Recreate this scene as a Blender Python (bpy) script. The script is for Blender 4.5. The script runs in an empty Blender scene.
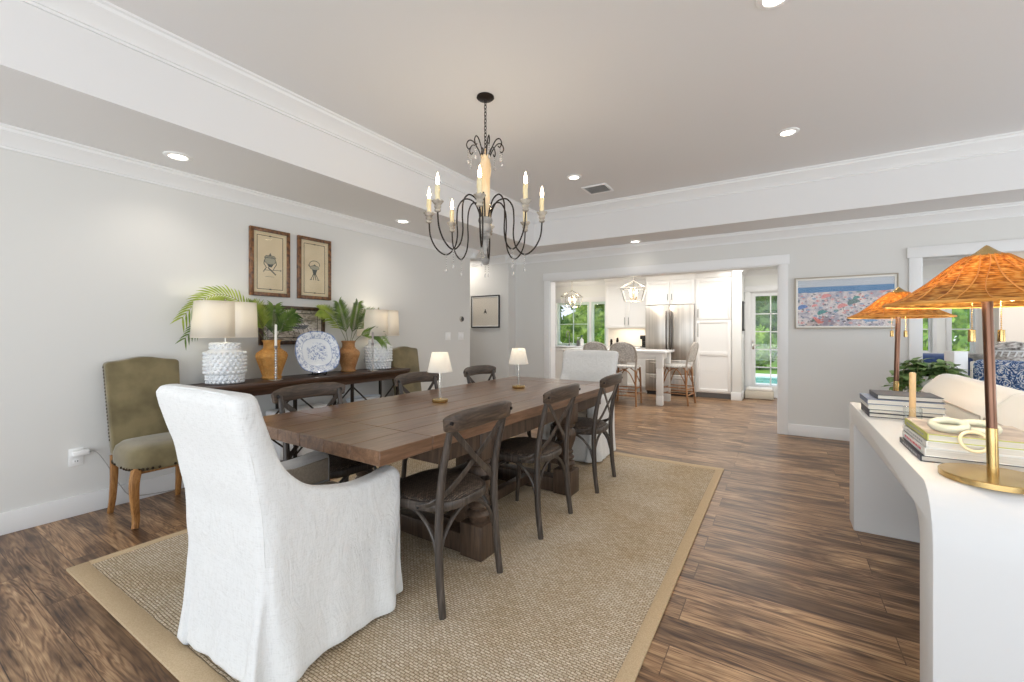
import bpy, bmesh, math, random
from mathutils import Vector, Matrix
PI = math.pi
rnd = random.Random(7)
scene = bpy.context.scene
C = scene.collection

# ------------------------------------------------------------------ camera, world, light, exposure
cam_d = bpy.data.cameras.new('camera')
cam = bpy.data.objects.new('camera', cam_d); C.objects.link(cam)
cam_d.sensor_width = 36.0
cam_d.lens = 432.0 / 1024.0 * 36.0
cam_d.shift_y = -9.5 / 1024.0
cam_d.clip_start = 0.05
CX, CH = 4.037, 1.24
cam.location = (CX, 0, CH)
cam.rotation_euler = (PI / 2, 0, math.radians(32.005))
scene.camera = cam

world = bpy.data.worlds.new('world'); scene.world = world
world.use_nodes = True
wn = world.node_tree; wn.nodes.clear()
w_out = wn.nodes.new('ShaderNodeOutputWorld'); w_bg = wn.nodes.new('ShaderNodeBackground')
w_tc = wn.nodes.new('ShaderNodeTexCoord'); w_sep = wn.nodes.new('ShaderNodeSeparateXYZ')
w_rmp = wn.nodes.new('ShaderNodeValToRGB')
wn.links.new(w_tc.outputs['Generated'], w_sep.inputs[0])
wn.links.new(w_sep.outputs['Z'], w_rmp.inputs[0])
w_rmp.color_ramp.elements[0].position = 0.0; w_rmp.color_ramp.elements[0].color = (0.88, 0.94, 1.0, 1)
w_rmp.color_ramp.elements[1].position = 0.45; w_rmp.color_ramp.elements[1].color = (0.50, 0.71, 1.0, 1)
wn.links.new(w_rmp.outputs[0], w_bg.inputs['Color']); w_bg.inputs['Strength'].default_value = 1.15
wn.links.new(w_bg.outputs[0], w_out.inputs[0])

def light(name, kind, loc, energy, color=(1, 1, 1), rot=(0, 0, 0), size=0.1, size_y=None, spot=None, parent=None):
    d = bpy.data.lights.new(name, kind); d.energy = energy; d.color = color
    if kind == 'AREA':
        d.size = size
        if size_y: d.shape = 'RECTANGLE'; d.size_y = size_y
    elif kind == 'SPOT':
        d.spot_size = spot; d.spot_blend = 0.8; d.shadow_soft_size = size
    elif kind == 'SUN':
        d.angle = size
    else:
        d.shadow_soft_size = size
    o = bpy.data.objects.new(name, d); C.objects.link(o)
    o.location = loc; o.rotation_euler = rot
    if parent: o.parent = parent
    return o

light('sun', 'SUN', (0, 20, 20), 4.2, (1.0, 0.95, 0.86), rot=(math.radians(42), 0, math.radians(-25)), size=0.02)
# added area lights stand in for daylight from behind and right of the room
light('daylight_fill_rear', 'AREA', (3.6, -3.4, 1.5), 76, (0.82, 0.91, 1.0), rot=(math.radians(98), 0, 0), size=7.5, size_y=2.6)
# added upward fills near the floor, to brighten the ceiling
light('ceiling_fill_rear', 'AREA', (3.6, -2.6, 0.25), 160, (0.89, 0.95, 1.0), rot=(math.radians(148), 0, 0), size=7.5, size_y=1.6)
light('ceiling_fill_right', 'AREA', (8.6, 2.4, 0.25), 82, (0.91, 0.96, 1.0), rot=(math.radians(140), 0, PI / 2), size=6.5, size_y=1.6)  # added upward fill on the right side, no terrace there
light('daylight_fill_right', 'AREA', (9.2, 2.2, 1.5), 34, (0.95, 0.975, 1.0), rot=(PI / 2, 0, PI / 2), size=6.5, size_y=2.4)  # added stand-in for daylight at the open right side
light('kitchen_fill', 'AREA', (1.8, 7.5, 2.37), 50, (1.0, 0.985, 0.96), rot=(0, 0, 0), size=4.0, size_y=1.6)  # added fill panel just below the kitchen ceiling
light('kitchen_door_fill', 'AREA', (3.9, 7.9, 2.37), 30, (1.0, 0.985, 0.96), rot=(0, 0, 0), size=1.6, size_y=1.6)  # second added fill, brightens the kitchen by the glass door
light('hall_fill', 'AREA', (-0.9, 5.6, 2.44), 13, (1.0, 0.93, 0.84), rot=(0, 0, 0), size=1.2, size_y=0.4)  # added fill for the dark hall, no fixture modelled
light('living_fill', 'AREA', (7.4, 7.6, 2.37), 45, (1.0, 0.97, 0.92), rot=(0, 0, 0), size=2.6, size_y=1.6)  # added area light facing down from the living room ceiling

vs = scene.view_settings
vs.view_transform = 'Standard'; vs.look = 'None'; vs.gamma = 1.0; vs.use_curve_mapping = False
vs.exposure = 0.08

# ------------------------------------------------------------------ materials
def S(r, g, b):
    f = lambda c: (c / 255 / 12.92) if c / 255 <= 0.04045 else ((c / 255 + 0.055) / 1.055) ** 2.4
    return (f(r), f(g), f(b), 1)

def mat(name, c, r=0.5, m=0.0, c2=None, ns=6.0, st=(1, 1, 1), bs=0.0, bn=40.0, bst=(1, 1, 1), trans=0.0, emit=0.0,
        ecol=None, coat=0.0, lo=0.35, hi=0.65, spec=0.5, transl=0.0, sheen=0.0, det=4.0, dist=0.002):
    M = bpy.data.materials.new(name); M.use_nodes = True
    nt = M.node_tree; N = nt.nodes; L = nt.links
    b = N['Principled BSDF']; out = N['Material Output']
    b.inputs['Base Color'].default_value = c; b.inputs['Roughness'].default_value = r
    b.inputs['Metallic'].default_value = m; b.inputs['Specular IOR Level'].default_value = spec
    b.inputs['Transmission Weight'].default_value = trans; b.inputs['Coat Weight'].default_value = coat
    b.inputs['Sheen Weight'].default_value = sheen
    tc = N.new('ShaderNodeTexCoord')
    if c2 is not None:
        mp = N.new('ShaderNodeMapping'); mp.inputs['Scale'].default_value = st
        no = N.new('ShaderNodeTexNoise'); no.inputs['Scale'].default_value = ns; no.inputs['Detail'].default_value = det
        rp = N.new('ShaderNodeValToRGB')
        rp.color_ramp.elements[0].position = lo; rp.color_ramp.elements[0].color = c
        rp.color_ramp.elements[1].position = hi; rp.color_ramp.elements[1].color = c2
        L.new(tc.outputs['Object'], mp.inputs[0]); L.new(mp.outputs[0], no.inputs['Vector'])
        L.new(no.outputs['Fac'], rp.inputs[0]); L.new(rp.outputs[0], b.inputs['Base Color'])
    if bs:
        mp2 = N.new('ShaderNodeMapping'); mp2.inputs['Scale'].default_value = bst
        n2 = N.new('ShaderNodeTexNoise'); n2.inputs['Scale'].default_value = bn; n2.inputs['Detail'].default_value = 3
        bu = N.new('ShaderNodeBump'); bu.inputs['Strength'].default_value = bs; bu.inputs['Distance'].default_value = dist
        L.new(tc.outputs['Object'], mp2.inputs[0]); L.new(mp2.outputs[0], n2.inputs['Vector'])
        L.new(n2.outputs['Fac'], bu.inputs['Height']); L.new(bu.outputs[0], b.inputs['Normal'])
    if emit:
        b.inputs['Emission Color'].default_value = ecol or c; b.inputs['Emission Strength'].default_value = emit
    if transl:
        t = N.new('ShaderNodeBsdfTranslucent'); t.inputs['Color'].default_value = c
        if c2 is not None: L.new(rp.outputs[0], t.inputs['Color'])
        mx = N.new('ShaderNodeMixShader'); mx.inputs[0].default_value = transl
        L.new(b.outputs[0], mx.inputs[1]); L.new(t.outputs[0], mx.inputs[2]); L.new(mx.outputs[0], out.inputs[0])
    return M

def glass_mat(name, tint=(1, 1, 1, 1), gloss=0.06):
    M = bpy.data.materials.new(name); M.use_nodes = True
    nt = M.node_tree; N = nt.nodes; L = nt.links; N.clear()
    o = N.new('ShaderNodeOutputMaterial'); t = N.new('ShaderNodeBsdfTransparent'); t.inputs[0].default_value = tint
    g = N.new('ShaderNodeBsdfGlossy'); g.inputs['Roughness'].default_value = 0.02
    lw = N.new('ShaderNodeLayerWeight'); pw = N.new('ShaderNodeMath'); pw.operation = 'POWER'; pw.inputs[1].default_value = 5.0; L.new(lw.outputs['Facing'], pw.inputs[0])
    fr = N.new('ShaderNodeMath'); fr.operation = 'MULTIPLY_ADD'; fr.inputs[1].default_value = 0.9; fr.inputs[2].default_value = 0.03; L.new(pw.outputs[0], fr.inputs[0])
    mx = N.new('ShaderNodeMixShader')
    L.new(fr.outputs[0], mx.inputs[0]); L.new(t.outputs[0], mx.inputs[1]); L.new(g.outputs[0], mx.inputs[2]); L.new(mx.outputs[0], o.inputs[0])
    return M

def node_mat(name, build, rough=0.5, spec=0.5):
    """build(N, L, tc, b) returns nothing; wires extra nodes into the principled b."""
    M = bpy.data.materials.new(name); M.use_nodes = True
    N = M.node_tree.nodes; L = M.node_tree.links; b = N['Principled BSDF']
    b.inputs['Roughness'].default_value = rough; b.inputs['Specular IOR Level'].default_value = spec
    tc = N.new('ShaderNodeTexCoord')
    build(N, L, tc, b)
    return M

def mp(N, L, src, scale=(1, 1, 1), loc=(0, 0, 0), rot=(0, 0, 0)):
    m = N.new('ShaderNodeMapping'); m.inputs['Scale'].default_value = scale
    m.inputs['Location'].default_value = loc; m.inputs['Rotation'].default_value = rot
    L.new(src, m.inputs[0]); return m.outputs[0]
def noise(N, L, vec, scale, det=4, dist=0.0, rough=0.5):
    n = N.new('ShaderNodeTexNoise'); n.inputs['Scale'].default_value = scale; n.inputs['Detail'].default_value = det
    n.inputs['Distortion'].default_value = dist; n.inputs['Roughness'].default_value = rough
    L.new(vec, n.inputs['Vector']); return n.outputs['Fac']
def ramp(N, L, fac, stops, interp='LINEAR'):
    r = N.new('ShaderNodeValToRGB'); cr = r.color_ramp; cr.interpolation = interp
    while len(cr.elements) < len(stops): cr.elements.new(0.5)
    for e, (p, c) in zip(cr.elements, stops): e.position = p; e.color = c
    L.new(fac, r.inputs[0]); return r.outputs[0]
def mix(N, L, fac, a, b_, mode='MIX'):
    m = N.new('ShaderNodeMix'); m.data_type = 'RGBA'; m.blend_type = mode
    if isinstance(fac, (int, float)): m.inputs[0].default_value = fac
    else: L.new(fac, m.inputs[0])
    for k, v in ((6, a), (7, b_)):
        if isinstance(v, tuple): m.inputs[k].default_value = v
        else: L.new(v, m.inputs[k])
    return m.outputs[2]
def math_n(N, L, op, a, b_=0.0):
    m = N.new('ShaderNodeMath'); m.operation = op
    for k, v in ((0, a), (1, b_)):
        if isinstance(v, (int, float)): m.inputs[k].default_value = v
        else: L.new(v, m.inputs[k])
    return m.outputs[0]
def bump(N, L, h, b, strength=0.3, dist=0.002):
    u = N.new('ShaderNodeBump'); u.inputs['Strength'].default_value = strength; u.inputs['Distance'].default_value = dist
    L.new(h, u.inputs['Height']); L.new(u.outputs[0], b.inputs['Normal'])

def _floor(N, L, tc, b):
    v = tc.outputs['Object']
    br = N.new('ShaderNodeTexBrick'); br.offset = 0.37; br.offset_frequency = 2
    br.inputs['Scale'].default_value = 1.0; br.inputs['Brick Width'].default_value = 1.22
    br.inputs['Row Height'].default_value = 0.178; br.inputs['Mortar Size'].default_value = 0.0018
    br.inputs['Color1'].default_value = (0, 0, 0, 1); br.inputs['Color2'].default_value = (1, 1, 1, 1)
    br.inputs['Mortar'].default_value = (0.3, 0.3, 0.3, 1); br.inputs['Bias'].default_value = 0.0
    L.new(v, br.inputs['Vector'])
    sc = N.new('ShaderNodeVectorMath'); sc.operation = 'SCALE'; L.new(br.outputs['Color'], sc.inputs[0]); sc.inputs['Scale'].default_value = 9.0
    ad = N.new('ShaderNodeVectorMath'); ad.operation = 'ADD'; L.new(v, ad.inputs[0]); L.new(sc.outputs[0], ad.inputs[1])
    w = ad.outputs[0]
    g1 = noise(N, L, mp(N, L, w, (0.55, 6.5, 1)), 1.6, 3, 0.9, 0.5)
    g4 = noise(N, L, mp(N, L, w, (0.8, 18, 1)), 3.0, 6, 0.5, 0.6)
    g2 = noise(N, L, mp(N, L, w, (3, 110, 1)), 3.0, 4, 0.2, 0.6)
    g3 = noise(N, L, mp(N, L, w, (0.9, 3.2, 1)), 1.9, 3, 1.2, 0.5)
    rings = math_n(N, L, 'MULTIPLY_ADD', math_n(N, L, 'SINE', math_n(N, L, 'MULTIPLY', g1, 85.0)), 0.5); 
    rings.node.inputs[2].default_value = 0.5
    h_ = math_n(N, L, 'ADD', math_n(N, L, 'MULTIPLY', rings, 0.15), math_n(N, L, 'MULTIPLY', g4, 0.85))
    col = ramp(N, L, h_, [(0.28, S(96, 70, 50)), (0.42, S(152, 116, 84)), (0.56, S(198, 160, 120)), (0.74, S(230, 196, 152))])
    dark = ramp(N, L, g3, [(0.36, S(128, 112, 100)), (0.58, (1, 1, 1, 1))])
    col = mix(N, L, 0.8, col, dark, 'MULTIPLY')
    fine = ramp(N, L, g2, [(0.3, S(190, 186, 182)), (0.65, (1, 1, 1, 1))])
    col = mix(N, L, 0.7, col, fine, 'MULTIPLY')
    tone = ramp(N, L, br.outputs['Color'], [(0.0, S(205, 200, 198)), (1.0, (1, 1, 1, 1))])
    col = mix(N, L, 0.9, col, tone, 'MULTIPLY')
    seam = ramp(N, L, br.outputs['Fac'], [(0.0, (1, 1, 1, 1)), (0.9, (0.42, 0.38, 0.35, 1))])
    col = mix(N, L, 1.0, col, seam, 'MULTIPLY')
    L.new(col, b.inputs['Base Color'])
    bump(N, L, g2, b, 0.12, 0.001)
M_floor = node_mat('oak_planks', _floor, 0.34, 0.45)

def _rug(N, L, tc, b):
    v = tc.outputs['Object']
    nz = noise(N, L, v, 9.0, 3)
    wob = N.new('ShaderNodeVectorMath'); wob.operation = 'SCALE'; wob.inputs['Scale'].default_value = 0.012
    nv = N.new('ShaderNodeTexNoise'); nv.inputs['Scale'].default_value = 14; L.new(v, nv.inputs['Vector']); L.new(nv.outputs['Color'], wob.inputs[0])
    ad = N.new('ShaderNodeVectorMath'); ad.operation = 'ADD'; L.new(v, ad.inputs[0]); L.new(wob.outputs[0], ad.inputs[1])
    br = N.new('ShaderNodeTexBrick'); br.offset = 0.5
    br.inputs['Scale'].default_value = 1.0; br.inputs['Brick Width'].default_value = 0.024; br.inputs['Row Height'].default_value = 0.0115
    br.inputs['Mortar Size'].default_value = 0.0028; br.inputs['Mortar Smooth'].default_value = 1.0
    br.inputs['Color1'].default_value = S(216, 203, 181); br.inputs['Color2'].default_value = S(242, 233, 216); br.inputs['Mortar'].default_value = S(148, 130, 106)
    L.new(ad.outputs[0], br.inputs['Vector'])
    big = ramp(N, L, noise(N, L, v, 2.2, 5), [(0.3, S(228, 216, 196)), (0.7, (1, 1, 1, 1))])
    fl = ramp(N, L, noise(N, L, mp(N, L, v, (30, 60, 1)), 3.0, 3), [(0.30, S(190, 172, 150)), (0.6, (1, 1, 1, 1))])
    col = mix(N, L, 0.8, br.outputs['Color'], big, 'MULTIPLY')
    col = mix(N, L, 0.8, col, fl, 'MULTIPLY')
    L.new(col, b.inputs['Base Color'])
    inv = math_n(N, L, 'SUBTRACT', 1.0, br.outputs['Fac'])
    bump(N, L, inv, b, 0.7, 0.004)
M_rug = node_mat('sisal_weave', _rug, 0.95, 0.1)

def wood(name, dark, midc, light_, axis='y', scale=1.0, rough=0.45, coat=0.0, bs=0.15):
    st = {'x': (1.2, 16, 16), 'y': (16, 1.2, 16), 'z': (16, 16, 1.2)}[axis]
    def f(N, L, tc, b):
        v = tc.outputs['Object']
        g1 = noise(N, L, mp(N, L, v, tuple(s * scale for s in st)), 2.2, 7, 1.0, 0.6)
        g2 = noise(N, L, mp(N, L, v, tuple(s * scale * 4 for s in st)), 2.5, 4, 0.2, 0.6)
        col = ramp(N, L, g1, [(0.28, dark), (0.5, midc), (0.74, light_)])
        fine = ramp(N, L, g2, [(0.28, (0.62, 0.6, 0.58, 1)), (0.62, (1, 1, 1, 1))])
        col = mix(N, L, 0.7, col, fine, 'MULTIPLY')
        L.new(col, b.inputs['Base Color']); b.inputs['Coat Weight'].default_value = coat
        b.inputs['Coat Roughness'].default_value = 0.25
        bump(N, L, g2, b, bs, 0.001)
    return node_mat(name, f, rough, 0.45)

M_wall = mat('wall_paint', S(222, 221, 217), 0.85, bs=0.05, bn=180)
M_ceil = mat('ceiling_paint', S(230, 229, 228), 0.9, bs=0.05, bn=120)
M_trim = mat('trim_paint', S(236, 236, 235), 0.45)
M_fascia = mat('fascia_paint', S(228, 229, 230), 0.7)
M_kwall = mat('kitchen_paint', S(240, 240, 236), 0.8)
M_cab = mat('cabinet_paint', S(241, 239, 235), 0.4)
M_table = wood('walnut_table', S(92, 68, 51), S(126, 95, 72), S(150, 117, 92), 'y', 0.8, 0.28, 0.35)
M_tabled = wood('walnut_dark', S(52, 40, 33), S(82, 65, 52), S(108, 88, 72), 'z', 0.9, 0.45, 0.1)
M_chair = wood('weathered_oak', S(42, 36, 32), S(69, 60, 53), S(104, 94, 86), 'z', 1.3, 0.42, 0.15)
M_rail = wood('weathered_oak_rail', S(46, 38, 32), S(78, 64, 53), S(114, 96, 80), 'x', 1.3, 0.42, 0.15)
M_console = wood('espresso_console', S(42, 28, 21), S(72, 49, 36), S(98, 70, 52), 'y', 0.8, 0.4, 0.15)
M_oak = wood('honey_oak', S(120, 78, 40), S(160, 112, 62), S(190, 142, 88), 'z', 1.2, 0.5)
M_iron = mat('black_iron', S(48, 41, 36), 0.45, 0.7)
M_black = mat('black_frame', S(28, 26, 26), 0.4)
M_bolt = mat('dark_bolt', S(60, 58, 58), 0.35, 0.9)
def _rush(N, L, tc, b):
    v = tc.outputs['Object']
    br = N.new('ShaderNodeTexBrick'); br.inputs['Scale'].default_value = 1.0; br.inputs['Brick Width'].default_value = 0.016
    br.inputs['Row Height'].default_value = 0.007; br.inputs['Mortar Size'].default_value = 0.0016
    br.inputs['Color1'].default_value = S(76, 62, 51); br.inputs['Color2'].default_value = S(124, 106, 90); br.inputs['Mortar'].default_value = S(38, 30, 25)
    L.new(v, br.inputs['Vector'])
    col = mix(N, L, 0.6, br.outputs['Color'], ramp(N, L, noise(N, L, v, 60, 3), [(0.35, S(140, 130, 120)), (0.65, (1, 1, 1, 1))]), 'MULTIPLY')
    L.new(col, b.inputs['Base Color']); bump(N, L, math_n(N, L, 'SUBTRACT', 1.0, br.outputs['Fac']), b, 0.6, 0.003)
M_rush = node_mat('woven_rush', _rush, 0.6, 0.4)

def _linen(N, L, tc, b):
    v = tc.outputs['Object']
    a = noise(N, L, mp(N, L, v, (260, 260, 30)), 1.0, 2); c = noise(N, L, mp(N, L, v, (30, 30, 260)), 1.0, 2)
    cr = noise(N, L, mp(N, L, v, (1.0, 1.0, 0.45)), 13.0, 5, 2.2, 0.6)
    t = math_n(N, L, 'ADD', a, c)
    h = math_n(N, L, 'ADD', math_n(N, L, 'MULTIPLY', t, 0.10), math_n(N, L, 'MULTIPLY', cr, 1.5))
    col = ramp(N, L, t, [(0.5, S(206, 205, 202)), (1.0, S(224, 224, 222))])
    L.new(col, b.inputs['Base Color']); bump(N, L, h, b, 0.38, 0.012); b.inputs['Sheen Weight'].default_value = 0.2
M_linen = node_mat('white_linen', _linen, 0.9, 0.2)
M_linen_shaded = mat('linen_shaded', S(176, 164, 148), 0.9, c2=S(192, 181, 165), ns=120, bs=0.2, bn=300)  # shadow and warm bounce inside the armchairs, put into the linen colour
M_olive = mat('olive_velvet', S(100, 89, 58), 0.75, c2=S(128, 115, 80), ns=7, bs=0.15, bn=200, sheen=0.4)
M_nail = mat('nailhead_brass', S(62, 52, 40), 0.35, 0.9)
M_hob = mat('white_ceramic', S(240, 240, 238), 0.3, c2=S(226, 229, 232), ns=14, coat=0.3)
M_shade = mat('linen_lampshade', S(252, 246, 234), 0.9, c2=S(248, 240, 226), ns=3, transl=0.35, bs=0.1, bn=300)
M_pleat = mat('pleated_shade', S(248, 245, 238), 0.9, transl=0.35)
M_bulb = mat('lit_bulb', S(255, 236, 200), 0.5, emit=4, ecol=S(255, 226, 178))
M_flame = mat('candle_bulb', S(255, 240, 214), 0.4, emit=30, ecol=S(255, 226, 180))
M_led = mat('downlight_lens', S(255, 250, 240), 0.5, emit=9, ecol=S(255, 246, 232))
M_brass = mat('aged_brass', S(206, 178, 122), 0.26, 0.95, c2=S(184, 154, 100), ns=10)
M_bronze = mat('brown_bronze', S(128, 96, 78), 0.3, 0.9, c2=S(98, 70, 58), ns=8, st=(1, 1, 0.3))
M_chrome = mat('polished_nickel', S(205, 200, 190), 0.15, 1.0)
M_steel = mat('brushed_steel', S(214, 208, 200), 0.32, 1.0, c2=S(186, 180, 172), ns=3, st=(6, 6, 0.12), bs=0.04, bn=60, bst=(20, 20, 0.3))
M_wax = mat('ivory_wax', S(242, 238, 228), 0.5)
M_tanwax = mat('tan_wax', S(228, 190, 140), 0.5)
def _wicker(name, a, c, m):
    def f(N, L, tc, b):
        v = tc.outputs['Generated']
        br = N.new('ShaderNodeTexBrick'); br.inputs['Scale'].default_value = 1.0; br.inputs['Brick Width'].default_value = 0.04
        br.inputs['Row Height'].default_value = 0.03; br.inputs['Mortar Size'].default_value = 0.006
        br.inputs['Color1'].default_value = a; br.inputs['Color2'].default_value = c; br.inputs['Mortar'].default_value = m
        o = tc.outputs['Object']
        sp = N.new('ShaderNodeSeparateXYZ'); L.new(o, sp.inputs[0])
        at = math_n(N, L, 'ARCTAN2', sp.outputs[1], sp.outputs[0])
        cb = N.new('ShaderNodeCombineXYZ'); L.new(math_n(N, L, 'MULTIPLY', at, 0.5), cb.inputs[0]); L.new(math_n(N, L, 'MULTIPLY', sp.outputs[2], 4.0), cb.inputs[1])
        L.new(cb.outputs[0], br.inputs['Vector'])
        col = mix(N, L, 0.5, br.outputs['Color'], ramp(N, L, noise(N, L, o, 20, 3), [(0.3, S(170, 140, 110)), (0.7, (1, 1, 1, 1))]), 'MULTIPLY')
        L.new(col, b.inputs['Base Color']); bump(N, L, math_n(N, L, 'SUBTRACT', 1.0, br.outputs['Fac']), b, 0.6, 0.004)
    return node_mat(name, f, 0.6, 0.35)
M_wick = _wicker('honey_wicker', S(240, 182, 96), S(250, 208, 132), S(190, 128, 60))
M_wick2 = _wicker('brown_wicker', S(222, 164, 104), S(238, 190, 132), S(156, 106, 62))
M_rattan = _wicker('stool_rattan', S(170, 122, 82), S(198, 152, 110), S(120, 82, 52))
M_rattank = wood('rattan_cane', S(120, 78, 46), S(168, 120, 78), S(204, 160, 116), 'z', 1.0, 0.45)
M_leaf = mat('palm_leaf', S(56, 84, 34), 0.5, c2=S(122, 150, 64), ns=9, transl=0.25)
M_leafl = mat('pale_palm_leaf', S(122, 148, 48), 0.5, c2=S(176, 190, 84), ns=9, transl=0.25)
M_ivy = mat('ivy_leaf', S(96, 132, 72), 0.45, c2=S(160, 186, 122), ns=14, transl=0.2)
M_stem = mat('green_stem', S(104, 112, 62), 0.6)
M_plaster = mat('white_plaster', S(222, 222, 221), 0.55, bs=0.15, bn=14)
M_plasteredge = mat('white_plaster_edge', S(226, 226, 223), 0.6, bs=0.5, bn=30, dist=0.004)
M_white = mat('gloss_white', S(244, 244, 243), 0.35)
M_pages = mat('book_pages', S(236, 232, 222), 0.9, c2=S(218, 213, 202), ns=40, st=(0.2, 0.2, 14))
M_sofa = mat('cream_upholstery', S(242, 238, 231), 0.9, bs=0.1, bn=200, sheen=0.2)
M_pipe = mat('grey_piping', S(188, 178, 166), 0.9)
M_navy = mat('navy_velvet', S(34, 62, 110), 0.8, c2=S(26, 48, 88), ns=6, sheen=0.5)
M_glass = glass_mat('window_glass')
M_cglass = glass_mat('clear_glass', (0.93, 0.95, 0.95, 1))
M_link = mat('celadon_stone', S(212, 218, 198), 0.35, c2=S(236, 232, 212), ns=8, trans=0.1)
M_quartz = mat('quartz_top', S(240, 238, 235), 0.2, c2=S(226, 224, 222), ns=6)
M_tile = mat('backsplash_tile', S(238, 232, 222), 0.3)
M_bark = mat('tree_bark', S(120, 104, 86), 0.9, c2=S(156, 140, 120), ns=8)
M_tree = mat('tree_leaf', S(62, 96, 36), 0.6, c2=S(134, 160, 62), ns=3, transl=0.3)
M_tree2 = mat('dark_tree_leaf', S(40, 72, 34), 0.6, c2=S(94, 128, 56), ns=3, transl=0.3)
M_hedge = mat('hedge_leaf', S(86, 132, 40), 0.6, c2=S(160, 190, 76), ns=4, transl=0.3)
M_lawn = mat('lawn_grass', S(120, 160, 62), 0.9, c2=S(92, 134, 48), ns=12)
M_patio = mat('patio_stone', S(214, 208, 200), 0.85, c2=S(196, 190, 182), ns=3)
M_water = mat('pool_water', S(110, 190, 190), 0.08, c2=S(150, 214, 210), ns=4, bs=0.2, bn=6)
M_plastic = mat('white_plastic', S(240, 240, 238), 0.4)
M_grey = mat('grey_metal', S(128, 126, 124), 0.5, 0.3)
M_red = mat('coral_cover', S(214, 90, 110), 0.6)

# ------------------------------------------------------------------ mesh builder
class MB:
    def __init__(s, M=None):
        s.bm = bmesh.new(); s.M = M or Matrix(); s.mi = 0
    def add(s, vs_, fs, M=None):
        T = s.M @ M if M else s.M
        bv = [s.bm.verts.new(T @ Vector(v)) for v in vs_]
        for f in fs:
            try:
                fc = s.bm.faces.new([bv[i] for i in f]); fc.material_index = s.mi
            except ValueError: pass
        return s
    def frombm(s, b2, M=None):
        b2.verts.index_update()
        s.add([v.co.copy() for v in b2.verts], [[v.index for v in f.verts] for f in b2.faces], M); b2.free(); return s
    def box(s, x0, x1, y0, y1, z0, z1, bev=0.0, seg=2, M=None):
        b2 = bmesh.new()
        bmesh.ops.create_cube(b2, size=1.0)
        for v in b2.verts:
            v.co = Vector(((x0 + x1) / 2 + v.co.x * (x1 - x0), (y0 + y1) / 2 + v.co.y * (y1 - y0), (z0 + z1) / 2 + v.co.z * (z1 - z0)))
        if bev > 0:
            bmesh.ops.bevel(b2, geom=list(b2.edges), offset=bev, segments=seg, affect='EDGES', profile=0.5)
        return s.frombm(b2, M)
    def ring_loft(s, rings, cap=True, M=None):
        n = len(rings[0]); vs_ = [p for r in rings for p in r]; fs = []
        for i in range(len(rings) - 1):
            for j in range(n):
                a = i * n + j; b = i * n + (j + 1) % n
                fs.append((a, b, b + n, a + n))
        if cap:
            fs.append(tuple(range(n))[::-1]); fs.append(tuple(range((len(rings) - 1) * n, len(rings) * n)))
        return s.add(vs_, fs, M)
    def lathe(s, prof, n=28, c=(0, 0, 0), M=None, cap=True):
        rings = [[(c[0] + max(r, 1e-4) * math.cos(2 * PI * k / n), c[1] + max(r, 1e-4) * math.sin(2 * PI * k / n), c[2] + z) for k in range(n)] for r, z in prof]
        return s.ring_loft(rings, cap, M)
    def sweep(s, pts, prof, up=(0, 0, 1), closed=False, scales=None):
        pts = [Vector(p) for p in pts]; n = len(pts); rings = []
        u = Vector(up)
        for i, p in enumerate(pts):
            if closed: t = pts[(i + 1) % n] - pts[i - 1]
            else: t = pts[min(i + 1, n - 1)] - pts[max(i - 1, 0)]
            t.normalize()
            a = u - t * u.dot(t)
            if a.length < 1e-4:
                a = Vector((1, 0, 0)) - t * t.x
                if a.length < 1e-3: a = Vector((0, 1, 0)) - t * t.y
            a.normalize(); b = t.cross(a); u = a if scales is not None or len(prof) > 4 and up is None else Vector(up)
            k = scales[i] if scales else 1.0
            rings.append([p + b * q[0] * k + a * q[1] * k for q in prof])
        if closed: rings.append(rings[0])
        return s.ring_loft(rings, not closed)
    def tube(s, pts, r, n=8, closed=False):
        pts = [Vector(p) for p in pts]; m = len(pts)
        rr = r if isinstance(r, (list, tuple)) else [r] * m
        u = None; rings = []
        for i, p in enumerate(pts):
            t = (pts[(i + 1) % m] - pts[i - 1]) if closed else (pts[min(i + 1, m - 1)] - pts[max(i - 1, 0)])
            if t.length < 1e-9: t = Vector((0, 0, 1))
            t.normalize()
            if u is None:
                u = Vector((0, 0, 1)) if abs(t.z) < 0.9 else Vector((1, 0, 0))
            u = u - t * u.dot(t); u.normalize(); b = t.cross(u)
            rings.append([p + (b * math.cos(2 * PI * k / n) + u * math.sin(2 * PI * k / n)) * rr[i] for k in range(n)])
        if closed: rings.append(rings[0])
        return s.ring_loft(rings, not closed)
    def cyl(s, p0, p1, r0, r1=None, n=14):
        return s.tube([p0, p1], [r0, r0 if r1 is None else r1], n)
    def ball(s, c, r, n=12, sc=(1, 1, 1)):
        b2 = bmesh.new(); bmesh.ops.create_uvsphere(b2, u_segments=n, v_segments=max(6, n * 2 // 3), radius=1)
        for v in b2.verts: v.co = Vector((c[0] + v.co.x * r * sc[0], c[1] + v.co.y * r * sc[1], c[2] + v.co.z * r * sc[2]))
        return s.frombm(b2)
    def prism(s, poly, f0, f1, bev=0.0, seg=2):
        """poly: 2D points; f0, f1 map a 2D point to the 3D points of the two ends"""
        b2 = bmesh.new(); n = len(poly)
        A = [b2.verts.new(f0(*p)) for p in poly]; B = [b2.verts.new(f1(*p)) for p in poly]
        b2.faces.new(A[::-1]); b2.faces.new(B)
        for i in range(n): b2.faces.new((A[i], A[(i + 1) % n], B[(i + 1) % n], B[i]))
        bmesh.ops.recalc_face_normals(b2, faces=list(b2.faces))
        if bev: bmesh.ops.bevel(b2, geom=list(b2.edges), offset=bev, segments=seg, affect='EDGES', profile=0.5)
        return s.frombm(b2)
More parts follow.
